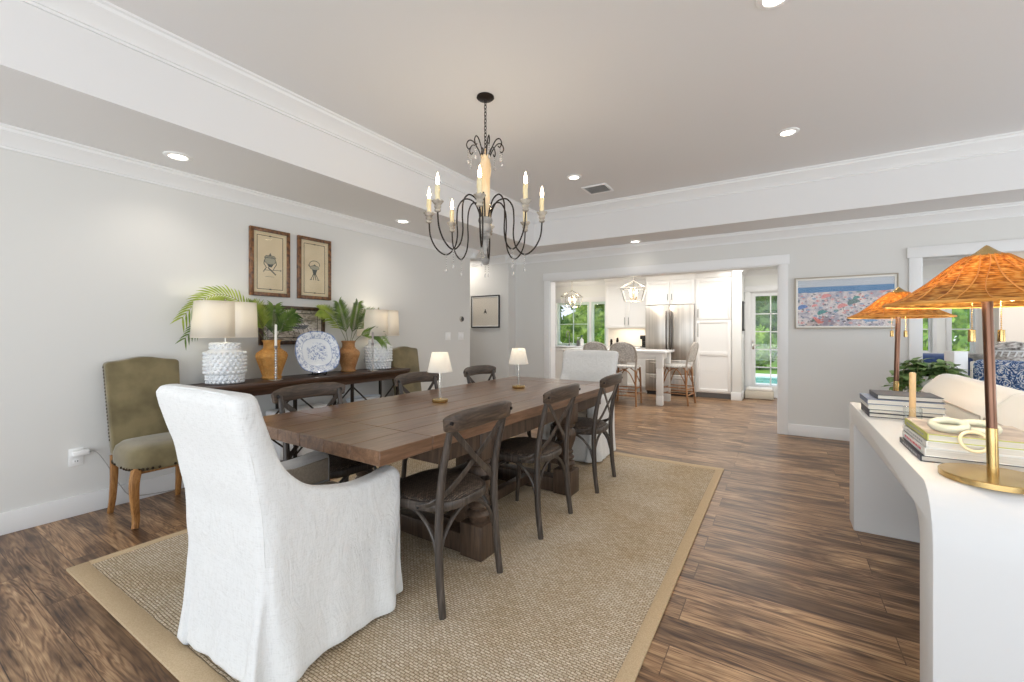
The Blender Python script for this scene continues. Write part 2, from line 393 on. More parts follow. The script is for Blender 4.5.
    def grid(s, fn, nu, nv, wrap=False):
        vs_ = [fn(i / nu, j / nv) for i in range(nu + 1) for j in range(nv + 1)]
        fs = [(i * (nv + 1) + j, (i + 1) * (nv + 1) + j, (i + 1) * (nv + 1) + j + 1, i * (nv + 1) + j + 1) for i in range(nu) for j in range(nv)]
        return s.add(vs_, fs)
    def build(s, name, mats, parent=None, ang=38, smooth=True, recalc=True, loc=None, mods=()):
        if recalc: bmesh.ops.recalc_face_normals(s.bm, faces=list(s.bm.faces))
        me = bpy.data.meshes.new(name); s.bm.to_mesh(me); s.bm.free()
        for m in (mats if isinstance(mats, (list, tuple)) else [mats]): me.materials.append(m)
        if smooth:
            me.polygons.foreach_set('use_smooth', [True] * len(me.polygons))
            me.set_sharp_from_angle(angle=math.radians(ang))
        o = bpy.data.objects.new(name, me); C.objects.link(o)
        if parent: o.parent = parent
        if loc: o.location = loc
        return o

def tag(o, label, cat, group=None, kind=None):
    o['label'] = label; o['category'] = cat
    if group: o['group'] = group
    if kind: o['kind'] = kind
    return o
def thing(name, label, cat, loc=(0, 0, 0), rz=0.0, group=None):
    o = bpy.data.objects.new(name, None); C.objects.link(o); o.empty_display_size = 0.1
    o.location = loc; o.rotation_euler = (0, 0, rz)
    return tag(o, label, cat, group)
def struct(name, mb, m, ang=38):
    o = mb.build(name, m, None, ang); o['kind'] = 'structure'; return o
def copy_tree(o, parent=None):
    c = o.copy(); C.objects.link(c)
    if parent: c.parent = parent
    for ch in list(o.children): copy_tree(ch, c)
    return c
def place(proto, state, loc, rz, label, group):
    """first call uses the prototype itself, later calls copy it with its parts"""
    o = proto if not state else copy_tree(proto)
    state.append(o); o.location = loc; o.rotation_euler = (0, 0, rz); tag(o, label, proto['category'], group)
    return o
def arc(c, r, a0, a1, n, plane='xz'):
    out = []
    for i in range(n + 1):
        a = a0 + (a1 - a0) * i / n; u, v = r * math.cos(a), r * math.sin(a)
        out.append({'xz': (c[0] + u, c[1], c[2] + v), 'xy': (c[0] + u, c[1] + v, c[2]), 'yz': (c[0], c[1] + u, c[2] + v)}[plane])
    return out
def spline(pts, n=8):
    P = [Vector(p) for p in pts]; out = []
    for i in range(len(P) - 1):
        p0 = P[max(i - 1, 0)]; p1 = P[i]; p2 = P[i + 1]; p3 = P[min(i + 2, len(P) - 1)]
        for k in range(n):
            t = k / n
            out.append(0.5 * ((2 * p1) + (p2 - p0) * t + (2 * p0 - 5 * p1 + 4 * p2 - p3) * t * t + (3 * p1 - p0 - 3 * p2 + p3) * t ** 3))
    out.append(P[-1]); return out
RECT = lambda w, t: [(-w / 2, -t / 2), (w / 2, -t / 2), (w / 2, t / 2), (-w / 2, t / 2)]
def RR(w, t, r, k=3):
    o = []
    for sx, sy, a in ((1, 1, 0), (-1, 1, PI / 2), (-1, -1, PI), (1, -1, 1.5 * PI)):
        for i in range(k + 1):
            b = a + PI / 2 * i / k
            o.append((sx * (w / 2 - r) + r * math.cos(b), sy * (t / 2 - r) + r * math.sin(b)))
    return o
# ------------------------------------------------------------------ the setting
D = 6.17           # dining side of the wall with the two openings
H = 2.48           # soffit height
HT = 2.95          # tray ceiling height
KZ = 2.40          # kitchen / living ceiling
YB = 9.45          # back wall of kitchen and living room
m = MB(); m.box(-3.0, 9.4, -6.0, 9.6, -0.12, 0.0); struct('floor', m, M_floor)
m = MB(); m.box(-3.0, 9.4, -6.0, 6.2, HT, HT + 0.12); m.box(-3.0, 9.4, 6.17, 9.7, KZ, KZ + 0.15); struct('ceiling', m, M_ceil)
# dropped border of the tray ceiling: underside and fascia
m = MB(); m.box(-3.0, 0.96, -6.0, 6.17, H, HT); struct('ceiling_soffit_left', m, M_ceil)
m = MB(); m.box(0.96, 9.4, 5.53, 6.17, H, HT); struct('ceiling_soffit_far', m, M_ceil)
m = MB(); m.box(-0.15, 0.0, -6.0, 5.25, 0.0, H); struct('wall_left', m, M_wall)
m = MB(); m.box(-3.0, 0.25, 5.95, 6.32, 0.0, H); struct('wall_hall', m, M_wall)
m = MB(); m.box(-3.0, -2.9, -6.0, 6.0, 0.0, H); m.box(-2.0, -1.9, 5.25, 5.95, 0, H); struct('wall_hall_end', m, M_wall)
O1, O2, OZ = (0.90, 4.00), (5.285, 8.3), 2.05
m = MB()
m.box(0.25, O1[0], D, D + 0.15, 0, H); m.box(O1[1], O2[0], D, D + 0.15, 0, H); m.box(O2[1], 9.4, D, D + 0.15, 0, H)
m.box(O1[0], O1[1], D, D + 0.15, OZ, H); m.box(O2[0], O2[1], D, D + 0.15, OZ, H)
struct('wall_far', m, M_wall)
def casing(name, x0, x1, z1, y, s):
    m = MB(); t = 0.024; y0, y1 = (y - t, y) if s < 0 else (y, y + t)
    m.box(x0 - 0.10, x0, y0, y1, 0, z1, 0.003); m.box(x1, x1 + 0.10, y0, y1, 0, z1, 0.003)
    ya, yb = (y0 - 0.006, y1) if s < 0 else (y0, y1 + 0.006)
    m.box(x0 - 0.115, x1 + 0.115, ya, yb, z1, z1 + 0.115, 0.004)
    struct(name, m, M_trim)
casing('trim_1', O1[0], O1[1], OZ, D, -1); casing('trim_2', O2[0], O2[1], OZ - 0.03, D, -1)
m = MB()
for (a, b) in (O1, O2):
    m.box(a - 0.001, a + 0.012, D - 0.006, D + 0.16, 0, OZ); m.box(b - 0.012, b + 0.001, D - 0.006, D + 0.16, 0, OZ); m.box(a, b, D - 0.006, D + 0.16, OZ - 0.012, OZ + 0.001)
struct('trim_jambs', m, M_trim)
CROWN = [(0, 0), (0.105, 0), (0.105, -0.012), (0.094, -0.018), (0.090, -0.034), (0.066, -0.052), (0.040, -0.082), (0.026, -0.098), (0.022, -0.108), (0.012, -0.108), (0.012, -0.122), (0, -0.122)]
def crown(name, p0, p1, inward, z, k=1.0):
    i = Vector(inward); a = Vector((p0[0], p0[1], z)); b = Vector((p1[0], p1[1], z)); d = (b - a).normalized()
    m = MB()
    f = lambda o, s: (lambda u, v: o + i * (u * k) + Vector((0, 0, v * k)))
    m.prism(CROWN, f(a, 0), f(b, 0)); struct(name, m, M_trim, 25)
crown('trim_crown_left', (0, -6), (0, 5.25), (1, 0, 0), H)
crown('trim_crown_left_end', (0.1, 5.25), (-0.15, 5.25), (0, 1, 0), H)
crown('trim_crown_hall', (-2, 5.95), (0.26, 5.95), (0, -1, 0), H)
crown('trim_crown_hall_return', (0.25, 5.85), (0.25, 6.17), (1, 0, 0), H)
crown('trim_crown_far', (0.25, D), (9.4, D), (0, -1, 0), H)
crown('trim_crown_tray_left', (0.96, -6), (0.96, 5.53), (1, 0, 0), HT, 1.1)
crown('trim_crown_tray_far', (0.96, 5.53), (9.4, 5.53), (0, -1, 0), HT, 1.1)
def baseb(name, segs, h=0.135):
    m = MB()
    for (x0, x1, y0, y1) in segs: m.box(x0, x1, y0, y1, 0, h, 0.004)
    struct(name, m, M_trim)
baseb('baseboard_left', [(0, 0.016, -6, 5.25), (-0.15, 0.016, 5.25, 5.266)])
baseb('baseboard_hall', [(-1.9, 0.266, 5.934, 5.95), (0.25, 0.266, 5.94, 6.17)])
baseb('baseboard_far', [(0.266, O1[0] - 0.1, D - 0.016, D), (O1[1] + 0.1, O2[0] - 0.1, D - 0.016, D)])

# kitchen and living room shell
W1 = (-0.60, 0.655, 0.90, 1.93); DR = (3.52, 4.44, 0.0, 2.0); LW = [(5.92, 6.08, 0.90, 2.0), (6.29, 6.56, 0.90, 2.0)]
def wall_with_holes(name, x0, x1, y0, y1, z1, holes, m_):
    m = MB(); xs = x0
    for (a, b, c, d) in sorted(holes):
        m.box(xs, a, y0, y1, 0, z1)
        if c > 0: m.box(a, b, y0, y1, 0, c)
        m.box(a, b, y0, y1, d, z1); xs = b
    m.box(xs, x1, y0, y1, 0, z1); struct(name, m, m_)
wall_with_holes('wall_kitchen', -3.0, 9.4, YB, YB + 0.15, KZ, [W1, DR] + LW, M_kwall)
m = MB(); m.box(-3.0, -2.85, 6.32, YB, 0, KZ); struct('wall_kitchen_left', m, M_kwall)
m = MB(); m.box(3.27, 3.42, 8.72, YB, 0, KZ, 0.002); struct('wall_kitchen_stub', m, M_kwall)
m = MB(); m.box(4.95, 5.07, 6.32, YB, 0, KZ); struct('wall_divider', m, M_kwall)
m = MB(); m.box(6.66, 9.4, 8.9, YB, 0, KZ); struct('wall_chimney', m, mat('chimney_paint', S(236, 226, 214), 0.8))
baseb('baseboard_kitchen', [(3.255, 3.435, 8.705, 8.72), (3.42, 3.435, 8.705, 9.45), (3.435, 3.44, 9.435, 9.45), (5.07, 6.66, 9.435, 9.45)], 0.14)
crown('trim_crown_kitchen', (-2.8, YB), (9.4, YB), (0, -1, 0), KZ, 0.8)
crown('trim_crown_stub', (3.42, 8.72), (3.42, YB), (1, 0, 0), KZ, 0.8)
m = MB(); m.box(0.655, 1.72, YB - 0.008, YB, 0.93, 1.32); struct('wall_backsplash', m, M_tile)
for nm, (a, b, c, d), sill in (('trim_window_casing_kitchen', W1, True), ('trim_window_casing_narrow', LW[0], True), ('trim_window_casing_living', LW[1], True)):
    m = MB(); y0, y1 = YB - 0.02, YB; w = 0.05 if sill else 0.08
    m.box(a - w, a, y0, y1, c, d, 0.003); m.box(b, b + w, y0, y1, c, d, 0.003); m.box(a - w, b + w, y0, y1, d, d + 0.10, 0.003)
    m.box(a - w, b + w, y0 - 0.03, y1, c - 0.03, c, 0.003)
    struct(nm, m, M_trim)
m = MB(); m.box(DR[0] - 0.09, DR[0], YB - 0.02, YB, 0, DR[3], 0.003); m.box(DR[1], DR[1] + 0.09, YB - 0.02, YB, 0, DR[3], 0.003)
m.box(DR[0] - 0.1, DR[1] + 0.1, YB - 0.026, YB, DR[3], DR[3] + 0.11, 0.003); struct('trim_door_casing', m, M_trim)
M_sash = mat('window_sash', S(206, 222, 212), 0.4)
def sash(name, x0, x1, z0, z1, y, cols, rows, m_=M_trim, fr=0.045, bar=0.016, stile=None):
    """window or glazed door leaf: frame and bars in one mesh, the glass a child"""
    m = MB(); t = 0.04
    m.box(x0, x0 + fr, y, y + t, z0, z1, 0.003); m.box(x1 - fr, x1, y, y + t, z0, z1, 0.003)
    bz = stile or fr
    m.box(x0 + fr, x1 - fr, y, y + t, z0, z0 + bz, 0.003); m.box(x0 + fr, x1 - fr, y, y + t, z1 - fr, z1, 0.003)
    for i in range(1, cols):
        x = x0 + fr + (x1 - x0 - 2 * fr) * i / cols; m.box(x - bar / 2, x + bar / 2, y + 0.006, y + t - 0.006, z0 + bz, z1 - fr)
    for j in range(1, rows):
        z = z0 + bz + (z1 - z0 - fr - bz) * j / rows; m.box(x0 + fr, x1 - fr, y + 0.006, y + t - 0.006, z - bar / 2, z + bar / 2)
    o = struct(name, m, m_)
    g = MB(); g.box(x0 + fr, x1 - fr, y + 0.018, y + 0.022, z0 + bz, z1 - fr); g.build('pane', M_glass, o)
    return o
xm = 0.235
sash('window_1', W1[0], xm, W1[2], W1[3], YB + 0.05, 2, 2, M_sash, 0.06)
sash('window_2', xm + 0.04, W1[1], W1[2], W1[3], YB + 0.05, 1, 1, M_sash, 0.06)
m = MB(); m.box(xm, xm + 0.04, YB + 0.02, YB + 0.12, W1[2], W1[3]); struct('window_mullion', m, M_trim)
d1 = sash('door_1', DR[0] + 0.02, DR[1] - 0.02, 0.02, DR[3] - 0.02, YB + 0.05, 3, 5, M_trim, 0.065, 0.02, 0.2)
m = MB(); m.cyl((3.565, YB + 0.05, 0.98), (3.565, YB - 0.0, 0.98), 0.012); m.cyl((3.565, YB + 0.0, 0.98), (3.68, YB + 0.0, 0.98), 0.010); m.box(3.545, 3.585, YB + 0.04, YB + 0.05, 0.9, 1.06, 0.004)
m.build('door_handle', M_chrome, d1)
m = MB(); m.box(DR[0], DR[0] + 0.02, YB + 0.02, YB + 0.12, 0, DR[3]); m.box(DR[1] - 0.02, DR[1], YB + 0.02, YB + 0.12, 0, DR[3]); m.box(DR[0], DR[1], YB + 0.02, YB + 0.12, DR[3] - 0.02, DR[3]); m.box(DR[0], DR[1], YB, YB + 0.15, 0, 0.02); struct('trim_door_jamb', m, M_trim)
sash('window_3', LW[0][0], LW[0][1], LW[0][2], LW[0][3], YB + 0.05, 1, 3, M_trim, 0.03)
sash('window_4', LW[1][0], LW[1][1], LW[1][2], LW[1][3], YB + 0.05, 1, 3, M_trim, 0.03)

# recessed downlights and the ceiling vent
def downlight(loc, label, watts=14):
    t = thing('recessed_downlight', label, 'ceiling light', loc, 0, 'recessed ceiling downlights')
    m = MB(); m.lathe([(0.052, -0.004), (0.056, -0.010), (0.082, -0.006), (0.086, 0.0), (0.052, 0.0)], 28); m.build('trim_ring', M_white, t)
    m = MB(); m.lathe([(0.0, -0.006), (0.054, -0.005), (0.054, -0.001), (0, -0.001)], 28); m.build('lens', M_led, t)
    light('downlight', 'SPOT', (0, 0, -0.03), watts, (1.0, 0.93, 0.84), size=0.05, spot=2.3, parent=t)
downlight((0.418, 1.338, H), 'recessed downlight in the low soffit above the olive chair', 7)
downlight((0.43, 3.463, H), 'recessed downlight in the low soffit above the far end of the dark console', 7)
downlight((2.326, 5.93, H), 'recessed downlight in the low soffit over the kitchen opening', 1.2)
downlight((4.08, 4.394, HT), 'recessed downlight in the high ceiling right of the chandelier, farther from the camera', 22)
downlight((2.085, 4.418, HT), 'recessed downlight in the high ceiling beside the square air vent', 22)
downlight((4.006, 2.585, HT), 'recessed downlight cut by the top edge of the photo', 22)
t = thing('ceiling_vent', 'small white louvred air vent in the high ceiling', 'vent', (2.165, 4.93, HT))
m = MB(); 
m.box(-0.15, 0.15, -0.15, -0.125, -0.012, 0, 0.002); m.box(-0.15, 0.15, 0.125, 0.15, -0.012, 0, 0.002); m.box(-0.15, -0.125, -0.125, 0.125, -0.012, 0); m.box(0.125, 0.15, -0.125, 0.125, -0.012, 0)
m.build('frame', M_white, t)
m = MB(); m.box(-0.125, 0.125, -0.125, 0.125, -0.002, 0); m.build('duct_backing', mat('vent_grey', S(120, 118, 116), 0.6), t)
m = MB()
for k in range(9):
    y = -0.11 + k * 0.0275; m.box(-0.125, 0.125, -0.011, 0.011, -0.001, 0.001, M=Matrix.Translation((0, y, -0.006)) @ Matrix.Rotation(0.6, 4, 'X'))
m.build('louvres', mat('vent_louvre', S(206, 204, 201), 0.5), t)

# ------------------------------------------------------------------ rug
t = thing('area_rug', 'large woven sisal rug with tan binding under the dining table', 'rug', (2.245, 2.48, 0))
RX, RY = 1.352, 1.808
m = MB(); m.box(-RX + 0.05, RX - 0.05, -RY + 0.07, RY - 0.07, 0.0, 0.0115); m.build('woven_field', M_rug, t)
M_bind = mat('cotton_binding', S(184, 160, 126), 0.9, c2=S(198, 175, 142), ns=200, bs=0.2, bn=500)
m = MB()
for (a, b, c, d) in ((-RX, RX, -RY, -RY + 0.085), (-RX, RX, RY - 0.085, RY), (-RX, -RX + 0.06, -RY + 0.085, RY - 0.085), (RX - 0.06, RX, -RY + 0.085, RY - 0.085)):
    m.box(a, b, c, d, 0, 0.0135, 0.004)
m.build('binding', M_bind, t)
RZ = 0.0115

# ------------------------------------------------------------------ dining table
TZ = 0.76
t = thing('dining_table', 'long dark brown dining table on turned pedestal legs', 'table', (2.14, 2.57, RZ), -math.radians(1.3))
TW, TL = 0.567, 1.375; th = 0.062; z1 = TZ - RZ; z0 = z1 - th
def top(y0, y1):
    m = MB(); n = 6; w = 2 * TW / n
    for k in range(n):
        m.box(-TW + k * w + (0.0008 if k else 0), -TW + (k + 1) * w - (0.0008 if k < n - 1 else 0), y0, y1, z0, z1, 0.0025, 1)
    return m
top(-TL + 0.302, TL - 0.302).build('tabletop', M_table, t)
top(-TL, -TL + 0.299).build('leaf', M_table, t); top(TL - 0.299, TL).build('leaf', M_table, t)
m = MB()
for s in (-1, 1):
    m.box(s * 0.535 - 0.012, s * 0.535 + 0.012, -TL + 0.36, TL - 0.36, z0 - 0.085, z0)
    m.box(-0.523, 0.523, s * (TL - 0.372) - 0.012, s * (TL - 0.372) + 0.012, z0 - 0.085, z0)
m.build('apron', M_tabled, t)
PROF = [(0.050, 0.185), (0.052, 0.20), (0.066, 0.215), (0.070, 0.228), (0.062, 0.242), (0.046, 0.25), (0.046, 0.256), (0.060, 0.266), (0.062, 0.276), (0.052, 0.288), (0.044, 0.296), (0.055, 0.308), (0.056, 0.318), (0.046, 0.33), (0.044, 0.335), (0.054, 0.36), (0.068, 0.40), (0.076, 0.44), (0.072, 0.47), (0.056, 0.49), (0.050, 0.497), (0.064, 0.506), (0.066, 0.516), (0.055, 0.526), (0.055, 0.53)]
for sy in (-0.625, 0.465):
    p = MB(); p.box(-0.54, 0.54, sy - 0.06, sy + 0.06, 0.0, 0.11, 0.012); fo = p.build('foot_beam', M_tabled, t)
    for sx in (-0.485, 0.485):
        p = MB(); cc = (sx, sy, 0)
        p.box(sx - 0.075, sx + 0.075, sy - 0.075, sy + 0.075, 0.0, 0.185, 0.008)
        p.lathe(PROF, 24, cc)
        p.box(sx - 0.068, sx + 0.068, sy - 0.068, sy + 0.068, 0.53, z0 - 0.002, 0.006)
        p.build('leg', M_tabled, t)
    p = MB(); p.box(-0.417, 0.417, sy - 0.03, sy + 0.03, 0.56, z0, 0.006); p.build('cross_rail', M_tabled, t)
for sx in (-0.16, 0.16):
    p = MB(); p.box(sx - 0.03, sx + 0.03, -0.53, 0.41, 0.03, 0.10, 0.006); p.build('stretcher', M_tabled, t)
p = MB(); p.box(-0.05, 0.05, -0.64, 0.52, 0.20, 0.28, 0.006); p.box(-0.44, 0.44, -0.64, -0.56, 0.205, 0.275, 0.006); p.box(-0.44, 0.44, 0.44, 0.52, 0.205, 0.275, 0.006); p.build('stretcher', M_tabled, t)

# ------------------------------------------------------------------ cross-back chairs
def seat_outline(k, z, n=40, ins=0.0):
    pts = []
    for i in range(n):
        a = 2 * PI * i / n; c, s = math.cos(a), math.sin(a); e = 2.9
        x = math.copysign(abs(c) ** (2 / e), c); y = math.copysign(abs(s) ** (2 / e), s)
        w = 0.218 + 0.018 * y
        pts.append((x * (w - ins) * k, 0.0 + y * (0.215 - ins) * k, z))
    return pts
def make_xchair():
    t = thing('cross_back_chair', 'x', 'chair')
    m = MB(); m.ring_loft([seat_outline(1.0, 0.425), seat_outline(1.02, 0.432), seat_outline(1.02, 0.458), seat_outline(1.0, 0.465), seat_outline(0.9, 0.465), seat_outline(0.9, 0.43)], False)
    m.build('seat_frame', M_chair, t)
    m = MB(); m.ring_loft([seat_outline(0.955, 0.440), seat_outline(0.955, 0.468), seat_outline(0.90, 0.478), seat_outline(0.7, 0.484), seat_outline(0.3, 0.487)]); m.build('seat', M_rush, t, 60)
    for s in (-1, 1):
        pts = spline([(s * 0.212, -0.225, 0.0), (s * 0.210, -0.205, 0.16), (s * 0.205, -0.196, 0.34), (s * 0.200, -0.196, 0.47), (s * 0.198, -0.212, 0.62), (s * 0.200, -0.248, 0.77), (s * 0.202, -0.268, 0.845)], 5)
        m = MB(); n = len(pts); m.tube(pts, [0.0145 + 0.0045 * math.sin(PI * min(1, (i + 4) / n)) for i in range(n)], 10); m.build('rear_leg', M_chair, t)
        m = MB(); m.tube(spline([(s * 0.205, 0.195, 0.0), (s * 0.198, 0.178, 0.20), (s * 0.188, 0.165, 0.43)], 4), [0.013 + 0.0006 * i for i in range(9)], 10); m.build('front_leg', M_chair, t)
    rail = spline([(-0.245, -0.262, 0.835), (-0.16, -0.290, 0.846), (0, -0.305, 0.852), (0.16, -0.290, 0.846), (0.245, -0.262, 0.835)], 6)
    m = MB(); n = len(rail); m.sweep(rail, RR(0.026, 0.088, 0.012), up=(0, -0.12, 1), scales=[0.62 + 0.38 * min(1, 4.5 * min(i, n - 1 - i) / n) ** 0.6 for i in range(n)]); rl = m.build('top_rail', M_rail, t)
    for s in (-1, 1):
        m = MB(); m.ball((s * 0.212, -0.262, 0.842), 0.012, 10, (1, 1.0, 1)); m.cyl((s * 0.222, -0.29, 0.842), (s * 0.222, -0.262, 0.842), 0.008); m.build('bolt', M_bolt, rl)
    for s in (-1, 1):
        pts = spline([(-s * 0.200, -0.262, 0.815), (-s * 0.10, -0.252, 0.725), (0, -0.236 - 0.004 * s, 0.635), (s * 0.12, -0.215, 0.545), (s * 0.205, -0.170, 0.480), (s * 0.226, -0.09, 0.448)], 6)
        m = MB(); m.sweep(pts, RR(0.006, 0.030, 0.0028, 1), up=(s * 0.6, 0, 0.8)); st = m.build('cross_strap', M_chair, t)
        m = MB(); m.ball((s * 0.229, -0.092, 0.449), 0.007, 8); m.build('rivet', M_bolt, st)
    def brace(a, b, lift):
        a = Vector(a); b = Vector(b); d = b - a; pts = []
        for k in range(17):
            u = k / 16; zz = math.sin(PI * u) ** 0.55
            pts.append(a + d * u + Vector((0, 0, lift * zz)))
        m = MB(); m.tube(pts, 0.0095, 8); m.build('arch_brace', M_chair, t)
    for s in (-1, 1): brace((s * 0.205, -0.190, 0.24), (s * 0.195, 0.165, 0.24), 0.185)
    brace((-0.198, -0.192, 0.24), (0.198, -0.192, 0.24), 0.185); brace((-0.185, 0.168, 0.24), (0.185, 0.168, 0.24), 0.185)
    return t
xc = make_xchair(); st = []
gx = 'cross back chairs around the dining table'
for (x, y, rz, lab) in (
    (2.585, 1.632, PI / 2 - 0.03, 'dark oak cross back chair on the aisle side, nearest the white slipcovered armchair'),
    (2.600, 2.475, PI / 2, 'dark oak cross back chair on the aisle side, middle of its row of three'),
    (2.615, 3.34, PI / 2 + 0.02, 'dark oak cross back chair on the aisle side, at the kitchen end of its row'),
    (1.775, 1.645, -PI / 2 + 0.0, 'cross back chair on the console side, its rail in front of the wicker vase'),
    (1.785, 2.58, -PI / 2, 'cross back chair on the console side, behind the nearer small brass lamp'),
    (1.81, 3.40, -PI / 2 - 0.03, 'cross back chair on the console side, farthest one between the two brass lamps')):
    place(xc, st, (x, y, RZ), rz, lab, gx)
# ------------------------------------------------------------------ slipcovered armchairs
def eval_mesh(o):
    dg = bpy.context.evaluated_depsgraph_get(); dg.update()
    return bpy.data.meshes.new_from_object(o.evaluated_get(dg))
def make_slip():
    t = thing('slipcovered_armchair', 'x', 'armchair')
    # tall back: rounded slab that leans back and narrows slightly to the floor
    m = MB(); rings = []
    def rrect(w, d, cy, z, r, dz=0.0):
        return [(x, cy + y, z + dz * (1 - (x / (w / 2)) ** 2)) for (x, y) in RR(w, d, min(r, d * 0.42), 4)]
    for (z, w, d, cy) in ((0.012, 0.60, 0.18, -0.235), (0.15, 0.585, 0.17, -0.232), (0.40, 0.58, 0.16, -0.235), (0.60, 0.585, 0.13, -0.262), (0.80, 0.60, 0.108, -0.308), (0.95, 0.620, 0.092, -0.3585), (0.995, 0.620, 0.086, -0.370)):
        rings.append(rrect(w, d, cy, z, 0.045))
    rings.append(rrect(0.60, 0.070, -0.370, 1.014, 0.04, 0.008)); rings.append(rrect(0.55, 0.044, -0.370, 1.024, 0.022, 0.012))
    m.ring_loft(rings)
    # arms: swooping side panels down to the floor
    poly = [(p[0], p[1]) for p in [(v.x, v.y) for v in [Vector((a.x, a.y)) for a in spline([(-0.325, 0.92, 0), (-0.275, 0.83, 0), (-0.225, 0.735, 0), (-0.125, 0.652, 0), (0.02, 0.610, 0), (0.12, 0.602, 0), (0.22, 0.612, 0), (0.262, 0.618, 0)], 4)]]]
    poly += [(0.292, 0.608), (0.305, 0.585), (0.305, 0.40), (0.302, 0.20), (0.310, 0.012), (-0.29, 0.012), (-0.29, 0.6)]
    for s in (-1, 1):
        xa, xb = (0.205, 0.300)
        m.prism(poly, lambda u, v: (s * (xb + 0.0 * v), u, v), lambda u, v: (s * xa, u, v), 0.022, 2)
    m.box(-0.25, 0.25, -0.25, 0.29, 0.012, 0.36, 0.02)       # seat base and front skirt
    o = m.build('slipcover', M_linen, t)
    md = o.modifiers.new('r', 'REMESH'); md.mode = 'VOXEL'; md.voxel_size = 0.0105; md.use_smooth_shade = True
    ms = o.modifiers.new('s', 'SMOOTH'); ms.factor = 0.5; ms.iterations = 4
    me = eval_mesh(o); o.modifiers.clear()
    rr = random.Random(3); ph = [rr.uniform(0, 6) for _ in range(12)]
    for v in me.vertices:
        x, y, z = v.co
        # cloth flares toward the floor and hangs in soft folds
        k = max(0.0, (0.40 - z) / 0.40); k2 = k ** 1.6
        cx, cy = x, y + 0.0
        d = Vector((cx, cy, 0)); L_ = max(d.length, 1e-4); d /= L_
        outer = max(abs(x) / 0.30, abs(y) / 0.32) > 0.86
        if outer:
            ang = math.atan2(y, x)
            w = 0.020 * k2 + k * 0.005 * (math.sin(9 * ang + ph[0]) + 0.6 * math.sin(17 * ang + ph[1]))
            v.co.x += d.x * w; v.co.y += d.y * w * 0.8
            # open pleats at the four corners
            for sx in (-1, 1):
                for yc in (-0.315, 0.305):
                    if z < 0.36:
                        q = (0.36 - z) / 0.36
                        # distance from the corner measured along the side face
                        if abs(x - sx * 0.30) < 0.06 + 0.03 * q:
                            a = (y - yc) * (1 if yc < 0 else -1)
                            wd = 0.006 + 0.026 * q
                            g = math.exp(-((a - 0.020 - 0.012 * q) / wd) ** 2)
                            v.co.x -= sx * 0.055 * q * g
                            v.co.x += sx * 0.022 * q * math.exp(-((a - 0.10) / 0.04) ** 2)
                            if a < 0.02: v.co.y -= (0.016 * q) * (1 if yc < 0 else -1)
            v.co.z += 0.006 * k * math.sin(5 * ang + ph[2])
        if z > 0.3:
            f = 0.0022 * (math.sin(23 * z + 9 * y + ph[3]) * math.sin(14 * y - 7 * z + ph[4]))
            if abs(x) > 0.27: v.co.x += math.copysign(f, x)
            elif y < -0.28: v.co.y += f
        if v.co.z < 0.010: v.co.z = 0.010
    o.data = me
    me.materials.clear(); me.materials.append(M_linen)
    for p in me.polygons: p.use_smooth = True
    m = MB(); m.box(-0.205, 0.205, -0.19, 0.30, 0.36, 0.475, 0.035, 3); c = m.build('seat_cushion', M_linen_shaded, t)
    for s in (-1, 1):
        poly2 = [(-0.16, 0.475), (0.28, 0.475), (0.28, 0.585), (0.10, 0.575), (-0.05, 0.60), (-0.16, 0.68)]
        m = MB(); m.prism(poly2, lambda u, v: (s * 0.207, u, v), lambda u, v: (s * 0.197, u, v), 0.003, 1); m.build('inner_arm', M_linen_shaded, t)
    for s in (-1, 1):
        m = MB(); m.tube(spline([(s * 0.276, -0.302, 0.43), (s * 0.279, -0.313, 0.60), (s * 0.285, -0.348, 0.80), (s * 0.294, -0.390, 0.95), (s * 0.292, -0.399, 0.988), (s * 0.272, -0.399, 1.012), (s * 0.20, -0.393, 1.021), (0, -0.393, 1.025)], 6), 0.0032, 6); m.build('seam_welt', M_linen, t)
    m = MB()
    for sx in (-0.24, 0.24):
        for sy in (-0.24, 0.25): m.box(sx - 0.02, sx + 0.02, sy - 0.02, sy + 0.02, 0, 0.03, 0.003)
    m.build('feet', M_tabled, t)
    return t
sl = make_slip(); st = []
place(sl, st, (2.275, 1.095, RZ), 0.01, 'white linen slipcovered armchair in the foreground, seen from behind', 'slipcovered armchairs at the table ends')
place(sl, st, (2.285, 4.05, RZ), PI + 0.03, 'white linen slipcovered armchair at the far, kitchen end of the table', 'slipcovered armchairs at the table ends')

